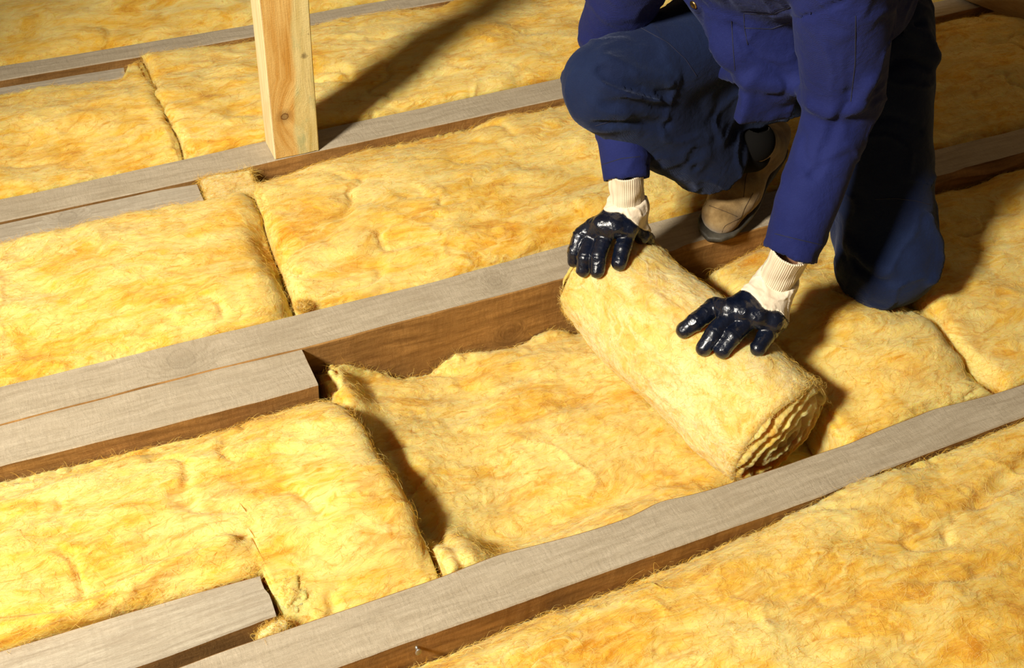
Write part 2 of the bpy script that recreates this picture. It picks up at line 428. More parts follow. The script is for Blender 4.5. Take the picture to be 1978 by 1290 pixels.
TOPS = (M_TOP, M_SIDE); TOPR = (M_TOP2, M_SIDE)
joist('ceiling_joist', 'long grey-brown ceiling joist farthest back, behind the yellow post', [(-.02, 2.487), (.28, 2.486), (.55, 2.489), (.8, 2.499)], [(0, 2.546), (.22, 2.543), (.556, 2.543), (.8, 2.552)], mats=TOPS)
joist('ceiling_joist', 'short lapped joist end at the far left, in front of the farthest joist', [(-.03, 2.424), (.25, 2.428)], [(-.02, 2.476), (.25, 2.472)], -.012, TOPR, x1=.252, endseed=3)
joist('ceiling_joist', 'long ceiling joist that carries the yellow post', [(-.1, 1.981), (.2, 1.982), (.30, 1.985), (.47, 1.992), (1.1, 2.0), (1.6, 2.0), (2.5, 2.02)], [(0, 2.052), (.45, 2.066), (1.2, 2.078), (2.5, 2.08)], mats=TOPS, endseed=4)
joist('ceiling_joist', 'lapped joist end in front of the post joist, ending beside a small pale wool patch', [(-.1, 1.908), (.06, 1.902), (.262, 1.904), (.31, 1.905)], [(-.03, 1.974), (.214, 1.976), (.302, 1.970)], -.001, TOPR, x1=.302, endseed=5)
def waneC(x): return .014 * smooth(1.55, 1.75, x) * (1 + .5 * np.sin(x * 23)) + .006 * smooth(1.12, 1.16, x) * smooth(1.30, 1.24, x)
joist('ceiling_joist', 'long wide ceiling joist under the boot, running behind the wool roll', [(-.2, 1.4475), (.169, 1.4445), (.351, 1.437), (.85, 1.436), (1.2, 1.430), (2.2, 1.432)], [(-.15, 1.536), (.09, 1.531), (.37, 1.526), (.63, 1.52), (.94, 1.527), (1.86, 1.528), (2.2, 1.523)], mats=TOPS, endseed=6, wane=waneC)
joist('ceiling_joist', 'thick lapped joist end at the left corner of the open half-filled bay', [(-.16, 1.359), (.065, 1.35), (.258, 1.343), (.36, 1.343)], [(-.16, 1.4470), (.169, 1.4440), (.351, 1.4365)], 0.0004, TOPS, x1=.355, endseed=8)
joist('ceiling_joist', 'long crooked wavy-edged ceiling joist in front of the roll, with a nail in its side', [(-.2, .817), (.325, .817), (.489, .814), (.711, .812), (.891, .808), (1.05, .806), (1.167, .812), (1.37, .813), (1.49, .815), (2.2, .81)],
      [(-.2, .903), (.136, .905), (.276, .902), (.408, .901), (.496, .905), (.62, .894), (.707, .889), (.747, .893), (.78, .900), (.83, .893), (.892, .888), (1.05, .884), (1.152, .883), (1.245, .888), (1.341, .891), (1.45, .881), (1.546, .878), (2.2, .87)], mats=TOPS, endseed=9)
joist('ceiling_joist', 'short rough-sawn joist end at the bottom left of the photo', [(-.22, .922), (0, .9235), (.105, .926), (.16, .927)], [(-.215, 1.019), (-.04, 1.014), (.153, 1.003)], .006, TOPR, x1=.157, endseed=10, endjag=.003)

# ------------------------------------------------------------------ post
def box_mesh(name, x0, x1, y0, y1, z0, z1, mat, bev=.002, seg=40, rag=.0012, parent=None):
    zs = np.linspace(z0, z1, seg); ring = []
    b = bev
    pts = [(x0 + b, y0), (x1 - b, y0), (x1, y0 + b), (x1, y1 - b), (x1 - b, y1), (x0 + b, y1), (x0, y1 - b), (x0, y0 + b)]
    dense = []
    for i in range(8):
        a, c = np.array(pts[i]), np.array(pts[(i + 1) % 8]); m = max(1, int(np.linalg.norm(c - a) / .006))
        for k in range(m): dense.append(a + (c - a) * k / m)
    D = np.array(dense); R = len(D)
    P = np.zeros((seg, R, 3)); P[:, :, :2] = D[None]; P[:, :, 2] = zs[:, None]
    P[:, :, 0] += noise(P * 8, 3) * rag; P[:, :, 1] += noise(P * 8 + 9, 4) * rag
    P[0, :, 2] += np.abs(noise(np.stack([D[:, 0] * 120, D[:, 1] * 120, D[:, 0] * 0], -1), 8)) * .003
    ii = np.arange(seg - 1)[:, None] * R; jj = np.arange(R)[None]; kk = (jj + 1) % R
    F = np.stack([ii + jj, ii + kk, ii + R + kk, ii + R + jj], -1).reshape(-1, 4)
    faces = [tuple(f) for f in F] + [tuple(reversed(range(R))), tuple(range((seg - 1) * R, seg * R))]
    return mesh_obj(name, P.reshape(-1, 3), faces, mat, parent, smooth_shade=False)
po = box_mesh('timber_post', .468, .566, 1.9935, 2.063, .0005, 2.3, M_POST, seg=300, rag=.0009)
reorigin(po, (.517, 2.028, 0)); tag(po, 'square yellow pine post with a knot, standing upright on a joist', 'post')

# board at the upper right
r0 = at(1842, -2, .001); r1 = at(1978, 52, .001)
dr = (r1 - r0); dr[2] = 0; dr /= np.linalg.norm(dr); nr = V(-dr[1], dr[0], 0); nr = -nr if nr[0] < 0 else nr
rb0 = r0 - dr * .25; rb1 = r0 + dr * .62
vs = []; NB = 40; HB = 24
for i in range(NB + 1):
    t = i / NB; base = rb0 * (1 - t) + rb1 * t
    for j in range(HB + 1):
        s = j / HB; c = base + V(0, 0, 1) * (s * 1.1 + .001) + nr * (s * .5 + .02 * math.sin(t * math.pi))
        vs.append(c)
fr = [(i * (HB + 1) + j, (i + 1) * (HB + 1) + j, (i + 1) * (HB + 1) + j + 1, i * (HB + 1) + j + 1) for i in range(NB) for j in range(HB)]
M_BOARD = wood_mat('pale_board', (.62, .42, .18), (.45, .27, .09), (1.5, 1.5, 10), 0, [])
bd = mesh_obj('leaning_board', np.array(vs), fr, M_BOARD)
md = bd.modifiers.new('thickness', 'SOLIDIFY'); md.thickness = .018; md.offset = 0 
reorigin(bd, tuple((rb0 + rb1) / 2 * V(1, 1, 0))); tag(bd, 'smooth pale wooden board leaning at the top right corner', 'board')

# ------------------------------------------------------------------ glass wool batts
FUZZ = 1.0
def wool_disp(P, amp=1.0, seed=0, ax=0):
    S = np.array([1.0, 1.0, 1.0]); 
    Q = P * 1.0
    w = np.stack([fbm(Q * 6 + 3.1, 2, seed + 20), fbm(Q * 6 + 8.7, 2, seed + 21), fbm(Q * 6 + 1.2, 2, seed + 22)], -1)
    Qw = Q + w * .045
    st = np.array([.55, 1.25, 1.0]) if ax == 0 else np.array([1.25, .55, 1.0])
    lump = fbm(Qw * 7.0 * st, 3, seed + 1, .5) * .021
    r = fbm(Qw * 11 * st + 5, 2, seed + 5, .5)
    crease = -np.exp(-(r / .075) ** 2) * .0075 * smooth(-.1, .35, noise(Q * 5, seed + 8))
    ridge = np.exp(-((fbm(Qw * 9 * st + 11, 2, seed + 9)) / .035) ** 2) * .0045 * smooth(.05, .45, noise(Q * 4.4 + 4, seed + 11))
    mid = fbm(Qw * 30 * st, 3, seed + 13, .5) * .0036
    return amp * (lump + crease + ridge + mid)

def batt(name, label, xl, xr, yn, yf, ztop, seed=0, mat=None, res=.005, R=(.035, .035, .05, .05), amp=1.0, zb=None, rag=.004, group='glass wool batts between the joists', disp_fn=None):
    """xl,xr: functions of y fraction v; yn,yf: functions of x; R: rounding (near y, far y, left x, right x)"""
    zb = FZ + .002 if zb is None else zb
    X0, X1 = float(np.min(xl(np.array([0., .5, 1])))), float(np.max(xr(np.array([0., .5, 1]))))
    def axis(L, r0, r1):
        a = [r0 * (1 - math.cos(t)) for t in np.linspace(0, math.pi / 2, 9)]
        b = [L - r1 * (1 - math.cos(t)) for t in np.linspace(0, math.pi / 2, 9)][::-1]
        m = max(4, int((L - r0 - r1) / res)); c = list(np.linspace(r0, L - r1, m + 2)[1:-1])
        return np.array(a + c + b)
    Lx = X1 - X0
    ym = float(np.mean(yf(np.array([X0, X1])) - yn(np.array([X0, X1]))))
    ua = axis(Lx, R[2], R[3]) / Lx; va = axis(ym, R[0], R[1]) / ym
    U, W_ = np.meshgrid(ua, va, indexing='ij')
    x = xl(W_) + (xr(W_) - xl(W_)) * U
    y0 = yn(x); y1 = yf(x); q0, q1 = float(np.median(y0)), float(np.median(y1))
    y = q0 + (q1 - q0) * W_ + (y0 - q0) * (1 - W_) ** 4 + (y1 - q1) * W_ ** 4
    def drop(d, r): d = np.clip(d, 0, r); return r - np.sqrt(np.maximum(r * r - (r - d) ** 2, 0))
    dz = np.maximum.reduce([drop((y - y0), R[0]) , drop((y1 - y), R[1])]) + 0
    dx = np.maximum(drop(x - xl(W_), R[2]), drop(xr(W_) - x, R[3]))
    dz = np.sqrt(dz ** 2 + dx ** 2)
    z = ztop(x, y) - dz
    nx, ny = x.shape
    P = np.stack([x, y, z], -1)
    # side walls down to the floor: extra rings of the border loop
    idx = np.arange(nx * ny).reshape(nx, ny)
    loop = np.concatenate([idx[:, 0], idx[-1, 1:], idx[-2::-1, -1], idx[0, -2:0:-1]])
    V0 = P.reshape(-1, 3); rings = [loop]; verts = [V0]; n = len(V0)
    i = np.arange(nx - 1)[:, None]; j = np.arange(ny - 1)[None]
    F = [np.stack([idx[:-1, :-1], idx[1:, :-1], idx[1:, 1:], idx[:-1, 1:]], -1).reshape(-1, 4)]
    m = len(loop); L0 = V0[loop]; NS = 7
    for s in range(1, NS + 1):
        r = L0.copy(); r[:, 2] = L0[:, 2] + (zb - L0[:, 2]) * s / NS
        verts.append(r); cur = np.arange(n, n + m); prev = rings[-1]
        F.append(np.stack([prev, cur, np.roll(cur, -1), np.roll(prev, -1)], -1)); rings.append(cur); n += m
    verts = np.concatenate(verts); F = np.concatenate(F)
    N = vnormals(verts, F)
    d = wool_disp(verts, amp, seed) if disp_fn is None else disp_fn(verts)
    d[rings[-1]] = 0
    fine = fbm(verts * 75, 3, seed + 31, .6) * rag
    border = np.zeros(len(verts)); 
    B2 = np.clip(np.minimum(np.minimum(y - y0, y1 - y), np.minimum(x - xl(W_), xr(W_) - x)) / .02, 0, 1)
    bw = np.ones(len(verts)); bw[:nx * ny] = 0.12 + .88 * B2.ravel()
    for rg in rings[1:]: bw[rg] = .12
    d = d * np.where(N[:, 2] < .5, np.minimum(bw, .3), 1.0)
    out = verts + N * (d)[:, None]
    ragw = np.zeros(len(verts)); ragw[:nx * ny] = (1 - B2.ravel()); 
    out[:, 2] += fine * (.35 + ragw * 1.3)
    out[:, 2] = np.maximum(out[:, 2], zb)
    # cap underneath
    faces = F
    ob = mesh_obj(name, out, faces, mat or M_WOOL)
    N2 = vnormals(out, F); rs = np.random.RandomState(seed)
    vis = (out[:, 0] > -.35) & (out[:, 0] < 2.7) & (out[:, 1] < 2.9) & (out[:, 1] > .35) & (out[:, 2] > -.16)
    cand = np.nonzero(vis)[0]
    c = (float((X0 + X1) / 2), float((yn(np.array([X0])) + yf(np.array([X0])))[0] / 2), zb)
    reorigin(ob, c)
    tag(ob, label, 'insulation batt', group)
    if FUZZ and len(cand):
        k = rs.choice(cand, int(len(cand) * (FUZZ if res < .0055 else FUZZ * 1.3)))
        fuzz(ob, out[k] + rs.normal(size=(len(k), 3)) * .002 * V(1, 1, 0), N2[k], seed, dirbias=V(1.2, 0, 0))
        eb = cand[(np.concatenate([(1 - B2.ravel()), np.ones(len(verts) - nx * ny)])[cand] > .6) & (out[cand, 2] > -.10)]
        k = rs.choice(eb, int(len(eb) * .16)); fuzz(ob, out[k], N2[k], seed + 1, length=(.005, .014), lift=1.3)
    return ob
def fuzz(parent, P, N, seed, per=1, length=(.008, .024), rad=.00018, lift=.35, mat=None, dirbias=None, name='loose_fibres'):
    rs = np.random.RandomState(seed); n = len(P); m = 5
    t = rs.normal(size=(n, 3)); 
    if dirbias is not None: t = t + dirbias * rs.choice([-1, 1], size=(n, 1))
    t -= (t * N).sum(-1, keepdims=True) * N; t /= np.linalg.norm(t, axis=1, keepdims=True) + 1e-9
    b = np.cross(N, t); L = rs.uniform(*length, size=(n, 1)); up = np.abs(rs.normal(size=(n, 1))) * lift
    cv = rs.normal(size=(n, 1)) * .9
    pts = np.zeros((n, m, 3))
    for k in range(m):
        s = k / (m - 1)
        pts[:, k] = P - N * .0012 + L * (t * s + b * cv * s * s * .6 + N * up * np.sin(s * 2.6) * .5)
    hc = bpy.data.hair_curves.new(name); hc.add_curves([m] * n)
    hc.position_data.foreach_set('vector', (pts - np.array(parent.location)).reshape(-1).astype(np.float32))
    at_ = hc.attributes.get('radius') or hc.attributes.new('radius', 'FLOAT', 'POINT')
    r = np.tile(np.linspace(1, .25, m), (n, 1)) * rad * rs.uniform(.6, 1.3, size=(n, 1)); at_.data.foreach_set('value', r.ravel().astype(np.float32))
    hc.materials.append(mat or M_FIBRE)
    o = bpy.data.objects.new(name, hc); COL.objects.link(o); o.parent = parent; o['kind'] = 'stuff'
    return o
def fib_mat():
    N = NT('wool_fibres'); hi = N.n('ShaderNodeHairInfo')
    c = N.ramp(N.math('ADD', N.math('MULTIPLY', hi.outputs['Random'], .5), N.math('MULTIPLY', N.noise(N.pos, 9, 4), .5)), [(.25, (.68, .33, .02)), (.5, (.82, .52, .09)), (.75, (.87, .69, .25))])
    return N.done(c, .7, Specular_IOR_Level=.2)
M_FIBRE = fib_mat()
C_ = lambda v: (lambda q: 0 * q + v)
I_ = lambda pts: (lambda q: np.interp(q, [p[0] for p in pts], [p[1] for p in pts]))
def ndom(cx, cy, sx, sy, h): return lambda x, y: h * np.exp(-((x - cx) / sx) ** 2 - ((y - cy) / sy) ** 2)

# far bay behind the last joist
batt('insulation_batt', 'yellow glass wool batt behind the farthest joist, along the top edge', C_(-.9), C_(3.1), C_(2.556), C_(3.15), lambda x, y: .004 + .02 * np.sin((y - 2.55) / .6 * math.pi), 3, res=.009)
# bay between farthest joist and post joist
yB = I_([(-.1, 2.056), (.45, 2.070), (1.2, 2.082), (3.2, 2.084)])
yA = I_([(-1, 2.422), (.235, 2.422), (.262, 2.484), (.55, 2.486), (.8, 2.496), (3, 2.49)])
batt('insulation_batt', 'glass wool batt behind the post joist, left of the seam, at the left', C_(-.9), lambda v: .290 + .006 * np.sin(v * 9), yB, yA, lambda x, y: .000 + .016 * np.sin((y - 2.06) / .43 * math.pi) + .006 * smooth(.24, .29, x), 11, R=(.03, .03, .03, .022))
batt('insulation_batt', 'glass wool batt behind the post joist, under the post shadow', lambda v: .293 + .006 * np.sin(v * 9), C_(3.1), yB, yA, lambda x, y: .006 + .014 * np.sin((y - 2.06) / .43 * math.pi) + .006 * smooth(.7, .4, x) * smooth(2.4, 2.48, y), 17, R=(.03, .03, .022, .03), res=.006)
# bay between post joist and boot joist
yC = I_([(-.15, 1.540), (.09, 1.535), (.37, 1.530), (.63, 1.524), (.94, 1.531), (3, 1.531)])
yB2 = I_([(-1, 1.899), (.20, 1.899), (.295, 1.899), (.318, 1.901), (.40, 1.903), (.418, 1.975), (.47, 1.985), (1.1, 1.995), (2, 1.996), (3.2, 2.01)])
def zBC(x, y):
    z = .004 + .022 * np.sin((y - 1.54) / .44 * math.pi) 
    z = z + .010 * np.exp(-((x - .1) / .25) ** 2 - ((y - 1.7) / .12) ** 2)
    z = z - .035 * smooth(1.90, 1.985, y) * (.35 + .65 * smooth(.72, .4, x)) * smooth(.38, .42, x)
    z = z - .020 * np.exp(-((x - .372) / .03) ** 2) * smooth(1.9, 1.7, y)
    return z
batt('insulation_batt', 'glass wool batt left of the seam, just in front of the post joist', C_(-.9), lambda v: .374 + .018 * v, yC, yB2, zBC, 23, R=(.03, .02, .03, .045))
batt('insulation_batt', 'glass wool batt between the post joist and the boot joist, passing behind the worker', lambda v: .377 + .018 * v, C_(3.1), yC, yB2, zBC, 29, R=(.03, .02, .022, .03))
# small pale patch beside the lapped joist end
batt('wool_offcut', 'small pale square of glass wool filling the gap past a lapped joist end', C_(.305), lambda v: .404 + .008 * v, C_(1.892), C_(1.981), lambda x, y: .004 + .002 * np.sin(x * 60), 31, M_WOOL3, res=.003, R=(.008, .008, .005, .006), amp=.35, rag=.001, group='glass wool scraps')
# bay between boot joist and crooked joist
yD = I_([(-.2, .908), (.136, .909), (.276, .906), (.408, .905), (.496, .909), (.62, .899), (.707, .893), (.78, .904), (.892, .892), (1.15, .887), (1.245, .892), (1.341, .895), (1.546, .882), (3, .875)])
yDl = I_([(-1, 1.024), (-.04, 1.019), (.150, 1.008), (.158, 1.004), (.163, .912), (.19, .909), (.276, .907), (.408, .906), (.6, .906)])
yCl = I_([(-1, 1.349), (-.16, 1.352), (.065, 1.345), (.258, 1.338), (.6, 1.338)])
edge_x = lambda v: np.interp(v, [0, .1, .27, .45, .65, .87, 1], [.407, .409, .405, .396, .381, .368, .366])
def zL(x, y):
    z = -.012 + .030 * np.sin(np.clip((y - .92) / .42, 0, 1) * math.pi) + .006 * smooth(0, -.2, x)
    z = z - .020 * smooth(1.27, 1.335, y) * smooth(.0, .3, x)
    z = z + .022 * np.exp(-((y - (1.045 + .02 * np.sin(x * 14))) / .018) ** 2) * smooth(.16, .12, x) * smooth(-.4, -.1, x)  # folded lip behind the short joist
    z = z + .012 * np.exp(-((x - .33) / .06) ** 2) * np.sin(np.clip((y - .92) / .42, 0, 1) * math.pi)
    return z
batt('insulation_batt', 'thick glass wool batt at the lower left, ending at the open bay', C_(-.9), edge_x, yDl, yCl, zL, 37, R=(.02, .03, .03, .03))
def zlow(x, y):
    z = -.128 + .035 * np.sin(np.clip((y - .9) / .53, 0, 1) * math.pi) - .018 * smooth(.5, .9, x) * smooth(1.25, 1.43, y)
    z = z + .05 * smooth(1.0, .92, y) * smooth(.98, .86, x) - .02 * smooth(.9, 1.0, x) * smooth(1.0, .92, y) + .02 * smooth(1.40, 1.43, y) * np.sin(x * 31)
    z = z + .055 * smooth(.47, .39, x) * smooth(1.22, 1.40, y)       # torn flap in the corner under the lapped joist
    z = z + .045 * smooth(.53, .43, x) * smooth(1.05, .95, y)
    z = z + .034 * smooth(.62, .42, x)
    z = z - .018 * np.exp(-((x - .440) / .014) ** 2) * smooth(1.30, 1.15, y)
    return z
batt('insulation_batt', 'thinner sunken layer of glass wool in the open bay, left of the roll', lambda v: edge_x(v) + .008, C_(1.18), lambda x: yD(x) + .001, C_(1.430), zlow, 41, M_WOOLLOW, R=(.012, .02, .03, .02), rag=.008)
yC2 = C_(1.426)
xs3 = lambda v: np.interp(v, [0, .2, .45, 1], [1.512, 1.484, 1.503, 1.54])
def zR(x, y):
    z = .004 + .030 * np.sin(np.clip((y - .9) / .53, 0, 1) * math.pi)
    z = z - .06 * smooth(1.34, 1.43, y) * smooth(1.42, 1.20, x) - .018 * smooth(1.35, 1.43, y) - .02 * smooth(1.3, 1.2, x)
    z = z - .035 * np.exp(-((x - 1.44) / .13) ** 2 - ((y - 1.21) / .11) ** 2)         # pressed by the knee
    z = z + .018 * np.exp(-((x - 1.38) / .08) ** 2 - ((y - 1.02) / .07) ** 2)
    return z
batt('insulation_batt', 'glass wool batt under the kneeling knee, right of the roll', C_(1.165), xs3, yD, yC2, zR, 47, R=(.02, .03, .03, .06))
batt('insulation_batt', 'glass wool batt at the right edge, beyond the seam past the knee', lambda v: xs3(v) + .003, C_(3.1), yD, yC2, lambda x, y: .002 + .02 * np.sin(np.clip((y - .9) / .53, 0, 1) * math.pi) - .03 * smooth(1.34, 1.43, y), 53, R=(.02, .03, .025, .03))
# bay in front of the crooked joist
yE = I_([(-.2, .813), (.325, .813), (.489, .810), (.711, .808), (.891, .804), (1.05, .802), (1.167, .808), (1.49, .811), (3, .806)])
def zE(x, y):
    z = .012 + .022 * np.sin(np.clip((y - .2) / .6, 0, 1) * math.pi)
    z = z - .045 * smooth(.72, .805, y) * smooth(1.15, .45, x) - .012 * smooth(.75, .81, y) * smooth(1.2, 1.0, x)
    t = y - (.60 + .14 * (x - .95) / .5)
    z = z - .016 * np.exp(-(t / .012) ** 2) * smooth(1.22, 1.28, x)
    return z
batt('insulation_batt', 'broad glass wool batt in front of the crooked joist, along the bottom right', C_(-.4), C_(2.6), C_(.12), yE, zE, 59, R=(.03, .03, .03, .03), res=.0045, rag=.006)

# ------------------------------------------------------------------ SDF modelling
def n_(v): v = np.asarray(v, float); return v / np.linalg.norm(v)
def cap(P, a, b, ra, rb, flat=None):
    a = np.asarray(a, float); b = np.asarray(b, float); ab = b - a
    q = P - a
    t = np.clip((q @ ab) / (ab @ ab), 0, 1)
    dvec = q - t[..., None] * ab
    r = ra + (rb - ra) * t
    if flat is not None:
        ax, s = flat; ax = n_(ax); comp = dvec @ ax
        d = np.sqrt(np.maximum((dvec ** 2).sum(-1) - comp ** 2, 0) + (comp * s) ** 2)
        return (d - r) / max(1, s) if s > 1 else d - r
    return np.sqrt((dvec ** 2).sum(-1)) - r
def ell(P, c, ax, rad):
    A = np.stack([n_(a) for a in ax]); q = (P - np.asarray(c, float)) @ A.T / np.asarray(rad, float)
    k0 = np.sqrt((q ** 2).sum(-1)); k1 = np.sqrt(((q / np.asarray(rad, float)) ** 2).sum(-1)) + 1e-9
    return k0 * (k0 - 1) / k1
def smin(a, b, k):
    h = np.clip(.5 + .5 * (b - a) / k, 0, 1); return b + (a - b) * h - k * h * (1 - h)
def smax(a, b, k): return -smin(-a, -b, k)
def polyl(P, pts, r):
    d = None
    rs = r if isinstance(r, (list, tuple)) else [r] * len(pts)
    for i in range(len(pts) - 1):
        e = cap(P, pts[i], pts[i + 1], rs[i], rs[i + 1]); d = e if d is None else np.minimum(d, e)
    return d
def nets(fn, lo, hi, h):
    lo = np.asarray(lo, float); hi = np.asarray(hi, float); N = np.ceil((hi - lo) / h).astype(int) + 1
    F = np.empty(N, np.float64)
    gy, gz = np.meshgrid(np.arange(N[1]), np.arange(N[2]), indexing='ij')
    step = max(1, int(400000 / (N[1] * N[2])))
    for i in range(0, N[0], step):
        xs = np.arange(i, min(N[0], i + step))
        G = np.empty((len(xs), N[1], N[2], 3)); G[..., 0] = lo[0] + xs[:, None, None] * h; G[..., 1] = lo[1] + gy * h; G[..., 2] = lo[2] + gz * h
        F[i:i + len(xs)] = fn(G)
    ins = F < 0
    corners = [(a, b, c) for a in (0, 1) for b in (0, 1) for c in (0, 1)]
    sl = lambda a, n: slice(a, n - 1 + a)
    cnt = sum(ins[sl(a, N[0]), sl(b, N[1]), sl(c, N[2])].astype(np.int8) for a, b, c in corners)
    act = (cnt > 0) & (cnt < 8)
    ids = np.full(act.shape, -1, np.int64); ci = np.argwhere(act); ids[act] = np.arange(len(ci))
    acc = np.zeros((len(ci), 3)); num = np.zeros(len(ci))
    fv = {c: F[ci[:, 0] + c[0], ci[:, 1] + c[1], ci[:, 2] + c[2]] for c in corners}
    for a in corners:
        for ax in range(3):
            if a[ax] == 0:
                b = list(a); b[ax] = 1; b = tuple(b); fa, fb = fv[a], fv[b]
                m = (fa < 0) != (fb < 0); t = np.where(m, fa / np.where(m, fa - fb, 1), 0)
                p = np.tile(np.array(a, float), (len(ci), 1)); p[:, ax] = t
                acc += p * m[:, None]; num += m
    verts = lo + (ci + acc / num[:, None]) * h
    faces = []
    for ax in range(3):
        u, v = [(1, 2), (2, 0), (0, 1)][ax]
        s0 = [slice(1, N[k] - 1) for k in range(3)]; s1 = list(s0)
        s0[ax] = slice(0, N[ax] - 1); s1[ax] = slice(1, N[ax])
        A = ins[tuple(s0)]; B = ins[tuple(s1)]; off = np.array([1, 1, 1]); off[ax] = 0
        for flip, M in ((False, A & ~B), (True, ~A & B)):
            e = np.argwhere(M) + off
            if not len(e): continue
            du = np.zeros(3, int); du[u] = 1; dv = np.zeros(3, int); dv[v] = 1
            g = lambda q: ids[q[:, 0], q[:, 1], q[:, 2]]
            quad = np.stack([g(e - du - dv), g(e - dv), g(e), g(e - du)], -1)
            faces.append(quad[:, ::-1] if flip else quad)
    return verts, np.concatenate(faces)
def hit(fn, px, py, t0=.8, t1=3.2, n=600):
    w = ray(px, py); ts = np.linspace(t0, t1, n); P = CAM + ts[:, None] * w; f = fn(P)
    k = np.argmax(f < 0)
    if f[k] >= 0: k = int(np.argmin(f)); return P[k]
    t = ts[k - 1] + (ts[k] - ts[k - 1]) * f[k - 1] / (f[k - 1] - f[k]) if k else ts[k]
    return CAM + t * w
def hits(fn, pts): return [hit(fn, *p) for p in pts]

# ------------------------------------------------------------------ the wool roll
RF = V(.95, 1.418, .0); RN = V(1.051, .945, -.002); RAX = n_(RN - RF); RL = np.linalg.norm(RN - RF)
RS = n_(np.cross(RAX, [0, 0, 1])); RS = RS if RS[0] > 0 else -RS; RU = V(0, 0, 1)
def roll_rad(th, s):
    """squashed oval, more so at the near end; th from +side towards up"""
    r = .1085 + .008 * np.sin(np.clip(s, 0, 1) * math.pi) + .0025 * np.sin(3 * th + 2 * s) 
    e = 1 + .035 * np.cos(2 * (th - .75)) * (0.3 + s)
    return r * e
def roll_sdf(P):
    q = P - RF; s = q @ RAX; a = q @ RS; b = q @ RU
    th = np.arctan2(b, a); rad = np.sqrt(a * a + b * b)
    d = rad - roll_rad(th, s / RL)
    de = np.maximum(-s, s - RL)
    R_ = .022
    return np.minimum(np.maximum(d + R_, de + R_), 0) + np.sqrt(np.maximum(d + R_, 0) ** 2 + np.maximum(de + R_, 0) ** 2) - R_
def build_roll():
    root = empty('glass_wool_roll', tuple(V((RF + RN)[0] / 2, (RF + RN)[1] / 2, -.11)))
    tag(root, 'rolled-up pale yellow glass wool mat under the gloved hands', 'insulation roll')
    nth, ns = 260, 170
    th = np.linspace(0, 2 * math.pi, nth, endpoint=False)
    prof = []     # (s, radial factor offset)
    Rr = .012
    for t in np.linspace(0, math.pi / 2, 8): prof.append((Rr * (1 - math.sin(t)) , -Rr * (1 - math.cos(t))))
    prof = [(a, b) for a, b in reversed(prof)]
    # prof now from end face edge to side; body
    body = [(s, 0.0) for s in np.linspace(Rr, RL - Rr, ns)][1:-1]
    near = [(RL - a, b) for a, b in reversed(prof)]
    rows = prof + body + near
    rows = sorted(rows, key=lambda r: r[0])
    S = np.array([r[0] for r in rows]); O = np.array([r[1] for r in rows])
    TH, SS = np.meshgrid(th, S, indexing='ij')
    RR = roll_rad(TH, SS / RL) + O[None, :]
    P = RF + SS[..., None] * RAX + (RR * np.cos(TH))[..., None] * RS + (RR * np.sin(TH))[..., None] * RU
    Vv = P.reshape(-1, 3); n1, n2 = P.shape[:2]
    i = np.arange(n1)[:, None]; j = np.arange(n2 - 1)[None]; k = (i + 1) % n1
    F = np.stack([i * n2 + j, k * n2 + j, k * n2 + j + 1, i * n2 + j + 1], -1).reshape(-1, 4)
    N = vnormals(Vv, F); 
    ctr = RF + ((Vv - RF) @ RAX)[:, None] * RAX
    if ((Vv - ctr) * N).sum() < 0: N = -N; F = F[:, ::-1]
    Q = np.stack([(Vv - RF) @ RAX, (Vv - RF) @ RS, (Vv - RF) @ RU], -1)
    d = fbm(Q * np.array([7, 9, 9]), 3, 71) * .009 + fbm(Q * np.array([18, 30, 30]), 3, 74, .55) * .0035
    spir = np.sin((np.arctan2(Q[:, 2], Q[:, 1]) * 1.0 + Q[:, 0] * 26)) * .0016
    dd = d + spir
    dd += fbm(Q * 90, 2, 77) * .0012
    out = Vv + N * dd[:, None]
    mesh_obj('outer_wrap', out, F, M_WOOL2, None).parent = root; F0 = F
    for nm, sgn, s0 in (('cut_end', 1, RL), ('cut_end', -1, 0.0)):
        na, nr = 300, 70
        A = np.linspace(0, 2 * math.pi, na, endpoint=False); Rv = np.linspace(0, 1, nr)
        AA, RV = np.meshgrid(A, Rv, indexing='ij')
        rad = (roll_rad(AA, s0 / RL) - .0035) * RV
        # squashed spiral layers: phase follows radius and angle around a flattened centre
        cx, cz = rad * np.cos(AA), rad * np.sin(AA)
        u = cx * math.cos(.75) + cz * math.sin(.75); v = -cx * math.sin(.75) + cz * math.cos(.75)
        pw = fbm(np.stack([cx * 25, cz * 25, cx * 0 + sgn], -1), 3, 81)
        rr = np.sqrt((u * .55) ** 2 + (v * 1.25) ** 2) + pw * .009
        ang = np.arctan2(v * 1.25, u * .55)
        ph = rr / .026 + ang / (2 * math.pi)
        fr_ = ph - np.floor(ph)
        lay = np.abs(fr_ - .5) * 2                      # 1 in the gap, 0 mid layer
        depth = -.011 * smooth(.35, 1.0, lay) + .005 * (1 - lay) + .006 * pw
        depth += fbm(np.stack([u * 90, v * 60, ph * .0], -1), 3, 85, .6) * .004
        edge = smooth(1.0, .90, RV)
        off = depth * edge - .006 * (1 - edge) + .015 * (1 - RV ** 2) * edge + .001
        rag = 1 + fbm(np.stack([np.cos(AA) * 12, np.sin(AA) * 12, RV * 4], -1), 3, 87) * .02
        P = RF + RAX * s0 + (cx * rag)[..., None] * RS + (cz * rag)[..., None] * RU + (off * sgn)[..., None] * RAX
        i = np.arange(na)[:, None]; j = np.arange(nr - 1)[None]; k = (i + 1) % na
        F = np.stack([i * nr + j, k * nr + j, k * nr + j + 1, i * nr + j + 1], -1).reshape(-1, 4)
        if sgn > 0: F = F[:, ::-1]
        o = mesh_obj(nm, P.reshape(-1, 3), F, M_WOOLEND, root)
        if sgn > 0: o['label'] = 'near spiral cut end, darker orange layers'
